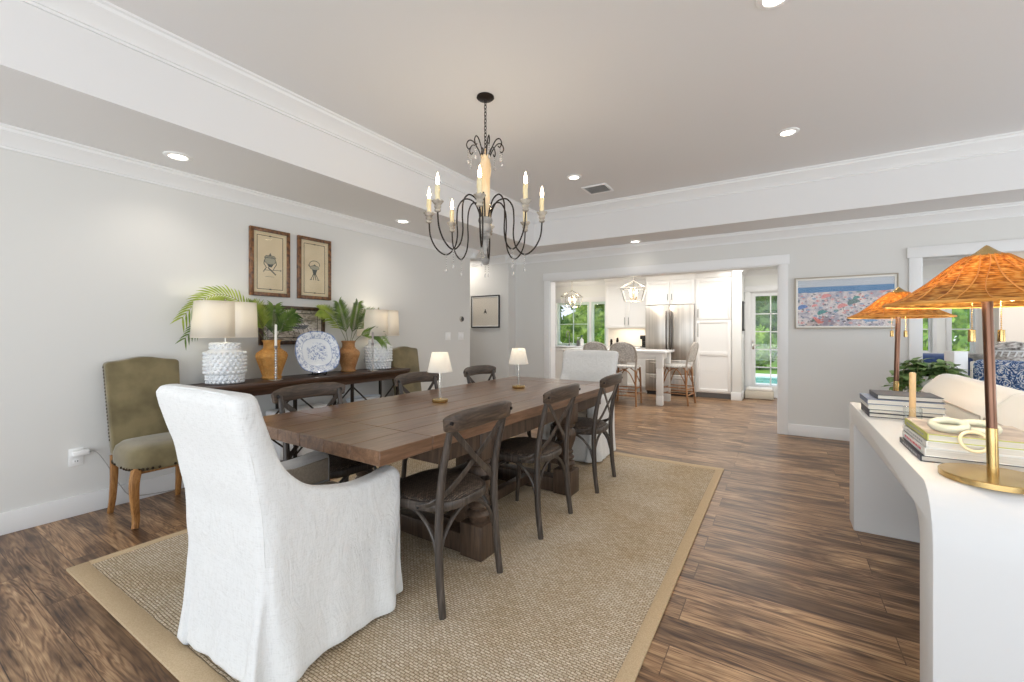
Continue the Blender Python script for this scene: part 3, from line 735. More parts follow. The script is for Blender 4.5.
# ------------------------------------------------------------------ olive upholstered side chairs
def make_olive():
    t = thing('upholstered_side_chair', 'x', 'chair')
    # seat facing +x, back at the wall side
    m = MB(); rings = []
    for z, ins in ((0.355, 0.006), (0.37, 0.0), (0.43, 0.0), (0.47, 0.012), (0.495, 0.04), (0.508, 0.10)):
        pts = []
        for i in range(36):
            a = 2 * PI * i / 36; c, s = math.cos(a), math.sin(a); e = 4.0
            x = math.copysign(abs(c) ** (2 / e), c) * (0.245 - ins); w = 0.232 - 0.018 * (1 - (x + 0.24) / 0.48)
            y = math.copysign(abs(s) ** (2 / e), s) * (w - ins)
            pts.append((x, y, z))
        rings.append(pts)
    m.ring_loft(rings); m.build('seat', M_olive, t, 60)
    m = MB(); rings = []
    top = [(-0.215, 0.0), (-0.20, 0.018), (-0.15, 0.022), (-0.10, 0.030), (-0.05, 0.042), (0, 0.046), (0.05, 0.042), (0.10, 0.030), (0.15, 0.022), (0.20, 0.018), (0.215, 0.0)]
    poly = [(-0.200, 0.40)] + [(y, 1.012 + dz) for y, dz in top] + [(0.200, 0.40)]
    lean = lambda z: -0.205 - max(0, z - 0.4) * 0.16
    m.prism(poly, lambda u, v: (lean(v) + 0.035, u, v), lambda u, v: (lean(v) - 0.035, u, v), 0.014, 3); bk = m.build('backrest', M_olive, t, 50)
    k = 0
    for s in (-1, 1):
        m = MB()
        for i in range(22):
            z = 0.50 + i * 0.0235; m.ball((lean(z) - 0.012, s * (0.2005 + 0.0145 * (z - 0.4) / 0.59), z), 0.008, 8, (1, 0.5, 1))
        m.build('nailhead_trim', M_nail, bk)
    m = MB()
    for i in range(46):
        u = i / 46 * 2 * PI; c, s = math.cos(u), math.sin(u); e = 4.0
        x = math.copysign(abs(c) ** (2 / e), c) * 0.248
        if x < -0.2: continue
        w = 0.232 - 0.018 * (1 - (x + 0.24) / 0.48); y = math.copysign(abs(s) ** (2 / e), s) * w
        m.ball((x, y, 0.368), 0.0085, 8)
    m.build('nailhead_trim', M_nail, t)
    for s in (-1, 1):
        pts = spline([(0.200, s * 0.190, 0.36), (0.236, s * 0.212, 0.29), (0.222, s * 0.206, 0.17), (0.190, s * 0.190, 0.06), (0.208, s * 0.200, 0.0)], 5); n = len(pts)
        m = MB(); m.sweep(pts, RR(0.046, 0.046, 0.012, 2), up=(1, 0, 0), scales=[1.15 - 0.5 * i / n for i in range(n)]); m.build('front_leg', M_oak, t)
        pts = spline([(-0.205, s * 0.185, 0.40), (-0.205, s * 0.187, 0.25), (-0.222, s * 0.190, 0.10), (-0.25, s * 0.195, 0.0)], 5); n = len(pts)
        m = MB(); m.sweep(pts, RR(0.04, 0.036, 0.008, 2), up=(1, 0, 0), scales=[1.1 - 0.35 * i / n for i in range(n)]); m.build('rear_leg', M_oak, t)
    m = MB(); m.box(-0.21, 0.21, -0.19, 0.19, 0.335, 0.36, 0.006); m.build('seat_rail', M_oak, t)
    return t
ol = make_olive(); st = []
go = 'olive upholstered chairs beside the dark console'
place(ol, st, (0.385, 1.245, 0), 0.0, 'olive green upholstered chair with nailheads and curved oak legs, beside the wall outlet', go)
place(ol, st, (0.39, 3.80, 0), 0.0, 'olive green upholstered chair at the far end of the console, behind the second white lamp', go)

# ------------------------------------------------------------------ dark console table at the left wall
CZ = 0.82
t = thing('console_table', 'long espresso wood console with black iron X legs against the left wall', 'console table', (0.235, 2.53, 0))
YL = 1.045
m = MB(); m.box(-0.20, 0.20, -YL, YL, CZ - 0.03, CZ, 0.006); m.build('tabletop', M_console, t)
m = MB()
prof = [(0.196, CZ - 0.030), (0.190, CZ - 0.042), (0.168, CZ - 0.056), (0.160, CZ - 0.075), (0.160, CZ - 0.105)]
rg = []
for (w, z) in prof:
    d = w + (YL - 0.20); rg.append([(-w, -d, z), (w, -d, z), (w, d, z), (-w, d, z)])
m.ring_loft(rg); m.build('moulded_apron', M_console, t)
xi = 0.14
for sy in (-0.90, -0.30, 0.30, 0.90):
    for sx in (-xi, xi):
        m = MB(); m.box(sx - 0.012, sx + 0.012, sy - 0.012, sy + 0.012, 0, CZ - 0.104); m.build('leg', M_iron, t)
for a, b in ((-0.90, -0.30), (-0.30, 0.30), (0.30, 0.90)):
    for (y0, y1) in ((a, b), (b, a)):
        m = MB(); m.tube([(xi, y0, 0.14), (xi, y1, CZ - 0.13)], 0.008, 6); m.build('cross_brace', M_iron, t)
m = MB(); m.box(-0.155, 0.155, -0.92, 0.92, 0.09, 0.115, 0.003); m.build('lower_shelf', M_console, t)

# hobnail lamps
def make_hob():
    t = thing('hobnail_table_lamp', 'x', 'lamp', group='hobnail lamps on the console')
    K = 1.30
    prof = [(0.070, 0.0), (0.085, 0.002), (0.094, 0.015), (0.098, 0.03), (0.100, 0.045), (0.099, 0.056), (0.098, 0.060), (0.106, 0.064), (0.108, 0.075), (0.109, 0.13), (0.108, 0.19), (0.104, 0.205), (0.094, 0.216), (0.082, 0.222), (0.079, 0.228), (0.079, 0.262), (0.076, 0.268), (0.0, 0.27)]
    m = MB(); m.lathe([(r * K, z * 1.24) for r, z in prof], 40)
    def row(z, r, n, ph, s=0.012):
        for k in range(n):
            a = 2 * PI * (k + ph) / n; m.ball((r * K * math.cos(a), r * K * math.sin(a), z * 1.24), s * 1.22, 8, (1, 1, 1))
    for j, z in enumerate((0.014, 0.034, 0.052)): row(z, 0.095 + 0.05 * z, 24, 0.5 * (j % 2), 0.0105)
    for j, z in enumerate((0.078, 0.102, 0.126, 0.150, 0.174, 0.198)): row(z, 0.107, 24, 0.5 * (j % 2))
    for j, z in enumerate((0.236, 0.255)): row(z, 0.0785, 20, 0.5 * (j % 2), 0.009)
    m.build('ceramic_base', M_hob, t, 60)
    m = MB(); m.cyl((0, 0, 0.33), (0, 0, 0.665), 0.006); m.lathe([(0.0, 0.655), (0.012, 0.658), (0.014, 0.666), (0.006, 0.674), (0.010, 0.684), (0, 0.69)], 12); m.build('stem', M_chrome, t)
    m = MB()
    def sh(u, v):
        a = 2 * PI * u; e = 4.0
        c, s = math.cos(a), math.sin(a); r0 = 0.215 - 0.010 * v
        x = math.copysign(abs(c) ** (2 / e), c) * r0 * 0.75; y = math.copysign(abs(s) ** (2 / e), s) * r0
        return (x, y, 0.372 + 0.285 * v)
    m.grid(sh, 48, 2); s = m.build('lamp_shade', M_shade, t, 60)
    md = s.modifiers.new('solid', 'SOLIDIFY'); md.thickness = 0.003
    for v in (0.004, 0.996): m = MB(); m.tube([sh(i / 48, v) for i in range(48)], 0.0028, 6, True); m.build('shade_rim', M_shade, s)
    m = MB(); m.ball((0, 0, 0.50), 0.028, 12, (1, 1, 1.3)); m.build('bulb', mat('soft_bulb', S(255, 240, 214), 0.5, emit=1.6, ecol=S(255, 236, 206)), t)
    return t
hb = make_hob(); st = []
def hlight(o): light('lamp_glow', 'POINT', (0, 0, 0.57), 1.8, (1.0, 0.90, 0.74), size=0.04, parent=o)
o = place(hb, st, (0.215, 1.735, CZ), 0.0, 'white hobnail ceramic lamp on the console, nearer the camera, beside the amber vase', 'hobnail lamps on the console')
o2 = place(hb, st, (0.205, 3.31, CZ), 0.0, 'white hobnail ceramic lamp at the far end of the console', 'hobnail lamps on the console')
hlight(o); hlight(o2)

# wicker vases and palm fronds
def vase(loc, m_, label, k=1.0, ribs=0):
    t = thing('wicker_vase', label, 'vase', loc, 0, 'wicker vases of palm fronds')
    prof = [(0.052, 0.0), (0.056, 0.004), (0.057, 0.016), (0.053, 0.024), (0.060, 0.05), (0.074, 0.095), (0.086, 0.130), (0.091, 0.152), (0.084, 0.170), (0.066, 0.184), (0.052, 0.194), (0.049, 0.205), (0.049, 0.235), (0.054, 0.248), (0.055, 0.254), (0.048, 0.254), (0.044, 0.235), (0.040, 0.20), (0.0, 0.19)]
    m = MB(); m.lathe([(r * k, z * k) for r, z in prof], 36)
    m.build('woven_body', m_, t, 60)
    for z, r in ((0.010, 0.058), (0.196, 0.054), (0.250, 0.055)): m = MB(); m.tube([(r * k * math.cos(2 * PI * i / 32), r * k * math.sin(2 * PI * i / 32), z * k) for i in range(32)], 0.0045, 6, True); m.build('braided_band', m_, t)
    if ribs:
        m = MB()
        for i in range(ribs):
            a = 2 * PI * i / ribs; m.tube([(r * k * math.cos(a) * 1.01, r * k * math.sin(a) * 1.01, z * k) for r, z in prof[3:11]], 0.0032, 5)
        m.build('woven_rib', m_, t)
    return t
vase((0.20, 2.12, CZ), M_wick, 'ribbed amber wicker vase beside the nearer hobnail lamp', 1.36, 22)
vase((0.18, 2.935, CZ), M_wick2, 'brown wicker vase right of the blue and white platter', 1.27)
def frond(base, tip, sag, label, m_, leaf=0.16, n=22, group='palm fronds in the wicker vases', wd=0.0085, twist=0.0):
    b = Vector(base); e = Vector(tip); o = thing('palm_frond', label, 'palm frond', base, 0, group)
    e = e - b; mid = e * 0.5 + Vector((0, 0, sag))
    pts = [Vector((0, 0, 0)) * (1 - u) ** 2 + mid * 2 * u * (1 - u) + e * u * u for u in [i / 24 for i in range(25)]]
    m = MB(); m.tube(pts, [0.0032 * (1 - 0.75 * i / 24) for i in range(25)], 6); m.build('stalk', M_stem, o)
    m = MB(); rr = random.Random(hash(label) % 1000 if False else len(label))
    n = int(n * 0.85)
    for i in range(n):
        u = 0.30 + 0.69 * i / (n - 1); p = mid * 2 * u * (1 - u) + e * u * u
        tg = (mid * 2 * (1 - 2 * u) + e * 2 * u).normalized()
        side = tg.cross(Vector((1, 0.25, 0)))
        if side.length < 0.1: side = Vector((0, 1, 0))
        side.normalize(); nrm = side.cross(tg)
        sd2 = (side * math.cos(twist) + nrm * math.sin(twist))
        ll = leaf * (0.55 + 0.45 * math.sin(PI * min(1, 0.25 + 0.85 * (u - 0.3) / 0.7))) * rr.uniform(0.85, 1.1)
        for s in (-1, 1):
            d = (sd2 * s * 0.66 + tg * 0.78 + nrm * 0.10).normalized()
            w = d.cross(nrm).normalized() * wd * 1.25
            q = [p + d * ll * k + Vector((0, 0, -0.30 * ll * k * k)) for k in (0, 0.35, 0.7, 1.0)]
            ws = (0.4, 1.0, 0.75, 0.05)
            vs_ = []
            for a, k in zip(q, ws): vs_ += [a - w * k, a + nrm * 0.0015 * k, a + w * k]
            fs = []
            for r in range(3):
                fs += [(3 * r, 3 * r + 1, 3 * r + 4, 3 * r + 3), (3 * r + 1, 3 * r + 2, 3 * r + 5, 3 * r + 4)]
            for q_ in vs_: q_.x = max(q_.x, 0.012 - b.x)
            m.add(vs_, fs)
    m.build('leaflets', m_, o, 80, recalc=False)
    return o
vb = (0.20, 2.12, CZ + 0.28); vt = (0.18, 2.935, CZ + 0.26)
def fr(b, tip, sag, lab, m_, leaf, n, wd, tw=0.0): frond(b, tip, sag, lab, m_, leaf, n, wd=wd, twist=tw)
fr(vb, (0.15, 1.46, 1.34), 0.62, 'yellow green palm frond arching left over the nearer lamp shade', M_leafl, 0.17, 26, 0.0062)
fr((0.18, 2.11, CZ + 0.28), (0.09, 1.50, 1.18), 0.50, 'green palm frond drooping behind the nearer lamp shade toward the wall', M_leaf, 0.15, 24, 0.0055)
fr((0.19, 2.09, CZ + 0.28), (0.26, 1.90, 1.46), 0.14, 'bright palm frond standing up just right of the nearer lamp shade', M_leafl, 0.19, 22, 0.0065, 0.3)
fr((0.21, 2.13, CZ + 0.28), (0.20, 2.14, 1.46), 0.03, 'upright palm frond in the amber vase, tallest above the white candle', M_leaf, 0.20, 18, 0.0065, 0.25)
fr((0.20, 2.14, CZ + 0.28), (0.20, 2.32, 1.38), 0.14, 'palm frond leaning right from the amber vase toward the platter', M_leaf, 0.15, 18, 0.0055, 0.2)
fr((0.22, 2.12, CZ + 0.28), (0.34, 2.24, 1.40), 0.10, 'short palm frond leaning out of the amber vase toward the room', M_leaf, 0.16, 16, 0.0055, 0.7)
fr(vt, (0.16, 2.62, 1.46), 0.18, 'yellowish palm frond arching left from the brown vase over the platter', M_leafl, 0.17, 22, 0.006)
fr((0.18, 2.94, CZ + 0.26), (0.20, 2.80, 1.53), 0.06, 'upright palm frond in the brown vase, leaning a little left', M_leaf, 0.20, 19, 0.007)
fr((0.18, 2.95, CZ + 0.26), (0.22, 3.02, 1.54), 0.05, 'tallest upright palm frond in the brown vase', M_leaf, 0.20, 19, 0.007)
fr((0.19, 2.94, CZ + 0.26), (0.24, 3.22, 1.42), 0.20, 'palm frond leaning right from the brown vase toward the far lamp', M_leaf, 0.19, 20, 0.0065, 0.2)
fr((0.22, 2.93, CZ + 0.26), (0.38, 3.26, 1.12), 0.26, 'low palm frond drooping right from the brown vase', M_leaf, 0.15, 18, 0.006)

# platter on its stand
t = thing('plate_stand', 'small black plate stand on the console under the patterned platter', 'plate stand', (0.25, 2.52, CZ))
m = MB()
for s in (-1, 1):
    m.tube(spline([(-0.075, s * 0.035, 0.003), (-0.02, s * 0.035, 0.010), (0.03, s * 0.040, 0.020), (0.058, s * 0.055, 0.006), (0.070, s * 0.058, 0.022), (0.066, s * 0.060, 0.040)], 5), 0.0055, 6)
    m.tube(spline([(0.0, s * 0.04, 0.012), (0.018, s * 0.05, 0.030), (0.036, s * 0.06, 0.034)], 4), 0.005, 6)
m.tube([(-0.02, -0.035, 0.010), (-0.02, 0.035, 0.010)], 0.005, 6)
m.build('scroll_feet', mat('black_lacquer', S(26, 24, 34), 0.3), t)
m = MB()
for s in (-1, 1): m.tube([(-0.02, s * 0.03, 0.010), (-0.062, s * 0.012, 0.18)], 0.005, 6)
m.build('back_support', M_black, t)
def _plate(N, L, tc, b):
    g = tc.outputs['Object']; sp = N.new('ShaderNodeSeparateXYZ'); L.new(g, sp.inputs[0])
    y = math_n(N, L, 'DIVIDE', sp.outputs[1], 0.230); z = math_n(N, L, 'DIVIDE', sp.outputs[2], 0.200)
    r = math_n(N, L, 'POWER', math_n(N, L, 'ADD', math_n(N, L, 'POWER', math_n(N, L, 'ABSOLUTE', y), 2.6), math_n(N, L, 'POWER', math_n(N, L, 'ABSOLUTE', z), 2.6)), 0.3846)
    rim = ramp(N, L, r, [(0.40, (1, 1, 1, 1)), (0.50, (0, 0, 0, 1)), (0.66, (0, 0, 0, 1)), (0.70, (1, 1, 1, 1)), (0.97, (0.9, 0.9, 0.9, 1)), (0.99, (0.5, 0.5, 0.5, 1))])
    n1 = noise(N, L, g, 34, 5, 1.2); n2 = noise(N, L, g, 80, 3)
    pat = ramp(N, L, n1, [(0.47, (0, 0, 0, 1)), (0.56, (0.9, 0.9, 0.9, 1))]); pat2 = ramp(N, L, n2, [(0.4, (0.25, 0.25, 0.25, 1)), (0.6, (1, 1, 1, 1))])
    f = mix(N, L, 1.0, mix(N, L, 1.0, rim, pat, 'MULTIPLY'), pat2, 'MULTIPLY')
    ring = ramp(N, L, r, [(0.655, (0, 0, 0, 1)), (0.672, (0.7, 0.7, 0.7, 1)), (0.69, (0, 0, 0, 1)), (0.955, (0, 0, 0, 1)), (0.985, (0.8, 0.8, 0.8, 1))])
    f = mix(N, L, 1.0, f, ring, 'ADD')
    col = mix(N, L, f, S(236, 240, 244), S(92, 122, 178)); L.new(col, b.inputs['Base Color']); b.inputs['Coat Weight'].default_value = 0.5
M_plate = node_mat('blue_white_transferware', _plate, 0.2)
o = MB(); rings = []
PH = 0.200
def pl(k, x):
    out = []
    for i in range(64):
        a = 2 * PI * i / 64; c, s = math.cos(a), math.sin(a); e = 2.6; w = 1 + 0.012 * math.cos(8 * a)
        out.append((x, math.copysign(abs(c) ** (2 / e), c) * 0.230 * k * w, math.copysign(abs(s) ** (2 / e), s) * PH * k * w))
    return out
rings = [pl(0.05, 0.0), pl(0.62, 0.0), pl(0.70, 0.008), pl(0.96, 0.022), pl(1.0, 0.024), pl(1.0, 0.019), pl(0.70, 0.002), pl(0.6, -0.006), pl(0.05, -0.006)]
o.ring_loft(rings); pt = o.build('platter', M_plate, None, 50)
pt.location = (0.262, 2.52, CZ + 0.222); pt.rotation_euler = (0, -0.23, 0)
tag(pt, 'blue and white floral oval platter standing between the two wicker vases', 'platter')

# glass bubble candlesticks with white candles
M_bub = mat('mirrored_glass', S(206, 204, 202), 0.12, 0.75)
def make_stick():
    t = thing('candlestick', 'x', 'candlestick')
    m = MB(); m.lathe([(0.052, 0), (0.055, 0.003), (0.052, 0.008), (0.02, 0.011), (0.010, 0.014)], 24); m.build('base', M_chrome, t)
    m = MB(); m.cyl((0, 0, 0.01), (0, 0, 0.270), 0.004)
    for k in range(12): m.ball((0, 0, 0.024 + k * 0.0215), 0.0135, 12, (1, 1, 0.78))
    m.build('bubble_stem', M_bub, t)
    m = MB(); m.lathe([(0.006, 0.272), (0.014, 0.276), (0.0145, 0.298), (0.011, 0.298), (0.011, 0.282), (0, 0.281)], 16); m.build('candle_cup', M_grey, t)
    return t
sk = make_stick(); st = []
gk = 'glass candlesticks on the console'
for (x, y, lab, h_) in ((0.335, 2.08, 'glass bubble candlestick in front of the amber wicker vase', 0.20), (0.335, 3.12, 'glass bubble candlestick in front of the far hobnail lamp', 0.13)):
    place(sk, st, (x, y, CZ), 0, lab, gk)
    m = MB(); m.lathe([(0.0105, 0), (0.0105, h_ - 0.004), (0.006, h_), (0, h_)], 14)
    m.mi = 1; m.cyl((0, 0, h_), (0, 0, h_ + 0.008), 0.0012, n=6)
    c = m.build('taper_candle', [M_wax if y < 2.5 else mat('mauve_wax', S(176, 164, 160), 0.5), M_black], None); c.location = (x, y, CZ + 0.2815)
    tag(c, 'white taper candle in the candlestick by the amber vase' if y < 2.5 else 'mauve taper candle in the candlestick by the far hobnail lamp', 'candle', 'taper candles on the console')

# things stored under the console
t = thing('storage_tub', 'pale blue grey oval tub with rolled rim under the console', 'tub', (0.24, 3.08, 0.115))
m = MB(); sq = lambda r, z: [(0.10 * r * math.cos(a), 0.20 * r * math.sin(a), z) for a in [2 * PI * i / 32 for i in range(32)]]
m.ring_loft([sq(0.85, 0), sq(1.0, 0.40), sq(1.04, 0.41), sq(1.04, 0.425), sq(0.95, 0.43), sq(0.9, 0.41)]); m.build('tub_body', mat('tub_plastic', S(206, 212, 218), 0.5), t)
t = thing('ribbed_case', 'white ribbed plastic case under the console behind the dining chair', 'case', (0.24, 2.36, 0.115))
m = MB(); m.box(-0.12, 0.12, -0.26, 0.26, 0, 0.42, 0.02); m.build('case_body', M_white, t)
m = MB()
for k in range(9): m.box(0.119, 0.126, -0.22, 0.22, 0.10 + k * 0.03, 0.112 + k * 0.03)
m.build('ribs', M_plastic, t)
M_pet = mat('clear_plastic', S(226, 234, 240), 0.1, trans=0.7)
bt0 = None; st = []
def make_bottle():
    t = thing('water_bottle', 'x', 'bottle')
    m = MB(); m.lathe([(0.028, 0.0), (0.032, 0.006), (0.032, 0.06), (0.030, 0.065), (0.032, 0.07), (0.032, 0.14), (0.026, 0.165), (0.013, 0.185), (0.013, 0.20), (0, 0.20)], 16); m.build('bottle_body', M_pet, t)
    m = MB(); m.lathe([(0.0325, 0.08), (0.0325, 0.125)], 16, cap=False); m.build('blue_label', mat('bottle_label', S(60, 96, 170), 0.5), t)
    m = MB(); m.lathe([(0.014, 0.192), (0.014, 0.208), (0, 0.208)], 12); m.build('cap', M_white, t)
    return t
b0 = make_bottle()
for i in range(3):
    for j in range(4):
        place(b0, st, (0.56 + i * 0.068, 1.66 + j * 0.068, 0.0), 0, 'clear water bottle standing in the packed cluster on the floor by the console', 'water bottles on the floor by the console')

# ------------------------------------------------------------------ pictures and wall fittings
def framed(name, label, cat, loc, rz, w, h, fr, fmat, mount, art, depth=0.025, inner=None, group=None):
    """local: picture in the xz plane facing -y"""
    t = thing(name, label, cat, loc, rz, group)
    m = MB()
    pr_ = [(0, 0), (fr * 0.35, 0.006), (fr, 0.0)] 
    def side(a, b, c_, d): m.box(a, b, -depth, 0, c_, d, 0.004)
    side(-w / 2, -w / 2 + fr, -h / 2, h / 2); side(w / 2 - fr, w / 2, -h / 2, h / 2); side(-w / 2 + fr, w / 2 - fr, -h / 2, -h / 2 + fr); side(-w / 2 + fr, w / 2 - fr, h / 2 - fr, h / 2)
    f = m.build('frame', fmat, t)
    if inner:
        m = MB(); a, b = w / 2 - fr, h / 2 - fr; q = inner[0]
        for (x0, x1, z0, z1) in ((-a, -a + q, -b, b), (a - q, a, -b, b), (-a + q, a - q, -b, -b + q), (-a + q, a - q, b - q, b)): m.box(x0, x1, -depth * 0.8, -depth * 0.3, z0, z1, 0.002)
        m.build('fillet', inner[1], f)
    m = MB(); m.box(-w / 2 + fr, w / 2 - fr, -depth * 0.5, -0.002, -h / 2 + fr, h / 2 - fr); p = m.build('print', mount, t)
    if art: art(t, -depth * 0.5 - 0.0008)
    m = MB(); m.box(-w / 2 + fr, w / 2 - fr, -depth * 0.72, -depth * 0.68, -h / 2 + fr, h / 2 - fr); m.build('glazing', M_glass, t)
    return t
M_burl = mat('burl_frame', S(66, 40, 22), 0.35, c2=S(140, 92, 50), ns=30, coat=0.4)
M_burld = mat('dark_burl_frame', S(48, 34, 26), 0.4, c2=S(92, 66, 46), ns=30, coat=0.3)
M_parch = mat('aged_paper', S(212, 194, 158), 0.9, c2=S(224, 208, 176), ns=5)
M_ink = mat('green_black_ink', S(78, 82, 76), 0.9); M_wash = mat('ink_wash', S(166, 160, 138), 0.9); M_line = mat('black_line', S(40, 34, 28), 0.8); M_matb = mat('cream_mat', S(204, 192, 162), 0.9)
def flat(m, poly, y):
    n = len(poly); m.add([(p[0], y, p[1]) for p in poly] + [(p[0], y + 0.0006, p[1]) for p in poly], [tuple(range(n))] + [(i, (i + 1) % n, n + (i + 1) % n, n + i) for i in range(n)])
def stroke(m, pts, w, y):
    for a, b in zip(pts[:-1], pts[1:]):
        d = Vector((b[0] - a[0], b[1] - a[1])); 
        if d.length < 1e-6: continue
        d.normalize(); n = Vector((-d.y, d.x)) * w / 2; e = d * w * 0.3
        flat(m, [(a[0] - e.x + n.x, a[1] - e.y + n.y), (a[0] - e.x - n.x, a[1] - e.y - n.y), (b[0] + e.x - n.x, b[1] + e.y - n.y), (b[0] + e.x + n.x, b[1] + e.y + n.y)], y)
def ell(cx, cz, a, b, t0=0, t1=2 * PI, n=20): return [(cx + a * math.cos(t0 + (t1 - t0) * i / n), cz + b * math.sin(t0 + (t1 - t0) * i / n)) for i in range(n + 1)]
def border(m, w, h, y, lw=0.007): 
    stroke(m, [(-w, -h), (w, -h), (w, h), (-w, h), (-w, -h)], lw, y)
    for s in (-1, 1): flat(m, ell(0, s * h, 0.014, 0.006, n=10)[:-1], y - 0.0003)
def art_urn(t, y):
    m = MB(); border(m, 0.118, 0.245, y, 0.005); m.build('ruled_border', M_line, t)
    m = MB()
    m.mi = 1; flat(m, ell(0, 0.02, 0.050, 0.034)[:-1], y); flat(m, [(-0.054, 0.045), (0.054, 0.045), (0.036, 0.066), (-0.036, 0.066)], y); m.mi = 0; stroke(m, [(-0.054, 0.045), (0.054, 0.045), (0.036, 0.066), (-0.036, 0.066), (-0.054, 0.045)], 0.004, y - 0.0002); stroke(m, ell(0, 0.02, 0.052, 0.036), 0.004, y - 0.0002)
    flat(m, [(-0.012, 0.066), (0.012, 0.066), (0.0, 0.094)], y); flat(m, [(-0.03, -0.012), (0.03, -0.012), (0.014, -0.04), (-0.014, -0.04)], y)
    stroke(m, [(-0.052, 0.02), (-0.058, -0.01), (-0.036, -0.045), (-0.062, -0.085)], 0.007, y); stroke(m, [(0.052, 0.02), (0.058, -0.01), (0.036, -0.045), (0.030, -0.06)], 0.007, y)
    stroke(m, [(-0.02, -0.045), (0.05, -0.105)], 0.011, y); stroke(m, [(-0.05, -0.07), (0.10, -0.062)], 0.005, y); stroke(m, [(0.10, -0.055), (0.10, -0.069)], 0.006, y)
    for k in range(4): stroke(m, [(-0.045 + 0.004 * k, -0.128 - 0.0 * k + 0.0), (-0.03 + 0.022 * k, -0.128)], 0.0022, y)
    m.build('urn_drawing', [M_ink, M_wash], t)
def art_kettle(t, y):
    m = MB(); border(m, 0.114, 0.245, y, 0.005); m.build('ruled_border', M_line, t)
    m = MB()
    m.mi = 1; flat(m, ell(0, 0.01, 0.05, 0.022)[:-1], y); m.mi = 0; stroke(m, ell(0, 0.01, 0.05, 0.022), 0.004, y - 0.0002); stroke(m, ell(0, 0.040, 0.056, 0.040, -0.25, PI + 0.25), 0.006, y); flat(m, [(-0.02, 0.028), (0.02, 0.028), (0, 0.046)], y)
    stroke(m, [(-0.05, 0.012), (-0.068, 0.034)], 0.007, y); flat(m, [(-0.028, -0.01), (0.028, -0.01), (0.012, -0.06), (-0.012, -0.06)], y)
    for x in (-0.042, -0.014, 0.014, 0.042): stroke(m, [(x * 0.3, -0.055), (x, -0.112)], 0.007, y)
    stroke(m, [(-0.05, -0.112), (-0.034, -0.112)], 0.007, y); stroke(m, [(0.034, -0.112), (0.05, -0.112)], 0.007, y)
    m.build('kettle_drawing', [M_ink, M_wash], t)
framed('framed_print', 'framed urn engraving in burl wood, the one nearer the camera above the console', 'picture', (0.001, 2.207, 1.875), PI / 2, 0.370, 0.62, 0.034, M_burl, M_parch, art_urn, 0.03, (0.012, M_matb), 'antique prints above the console')
framed('framed_print', 'framed tea kettle engraving in burl wood, farther along the wall above the console', 'picture', (0.001, 2.655, 1.875), PI / 2, 0.365, 0.62, 0.034, M_burl, M_parch, art_kettle, 0.03, (0.012, M_matb), 'antique prints above the console')
def _sketch(N, L, tc, b):
    v = tc.outputs['Object']
    n1 = noise(N, L, mp(N, L, v, (1, 1, 2.2)), 14, 6, 1.5); col = ramp(N, L, n1, [(0.38, S(146, 134, 120)), (0.5, S(196, 184, 168)), (0.62, S(214, 203, 188))]); L.new(col, b.inputs['Base Color'])
M_sketch = node_mat('harbour_sketch', _sketch, 0.9)
def art_ship(t, y):
    m = MB(); border(m, 0.250, 0.118, y, 0.006); m.build('ruled_border', M_line, t)
    m = MB()
    for k in range(5): stroke(m, ell(-0.16 + 0.05 * k, -0.11, 0.12, 0.10 + 0.012 * k, 0.2, PI - 0.4), 0.006, y)
    flat(m, [(-0.10, 0.0), (0.16, 0.004), (0.12, -0.035), (-0.08, -0.035)], y)
    for x in (-0.04, 0.02, 0.08): stroke(m, [(x, 0), (x + 0.004, 0.07)], 0.004, y)
    stroke(m, [(-0.22, 0.045), (0.22, 0.05)], 0.003, y); m.build('boat_drawing', mat('sketch_ink', S(78, 72, 64), 0.9), t)
framed('framed_print', 'dark framed sketch hung low on the wall behind the platter', 'picture', (0.001, 2.435, 1.30), PI / 2, 0.66, 0.37, 0.036, M_burld, M_sketch, art_ship, 0.03)
M_offw = mat('off_white_paper', S(236, 228, 214), 0.9)
def art_bug(t, y):
    m = MB(); flat(m, ell(0, 0.0, 0.016, 0.024, n=12)[:-1], y); flat(m, ell(0, 0.03, 0.009, 0.012, n=10)[:-1], y)
    for s in (-1, 1):
        for k in (0, 1, 2): stroke(m, [(s * 0.012, 0.012 - 0.012 * k), (s * 0.026, -0.014 - 0.012 * k), (s * 0.024, -0.036)], 0.004, y)
    m.build('small_drawing', M_line, t)
framed('framed_print', 'small black framed print with a tiny drawing, on the hall wall beyond the light switches', 'picture', (-0.205, 5.949, 1.575), 0, 0.58, 0.545, 0.02, M_black, M_offw, art_bug, 0.025, (0.014, mat('white_mat', S(246, 244, 240), 0.9)))
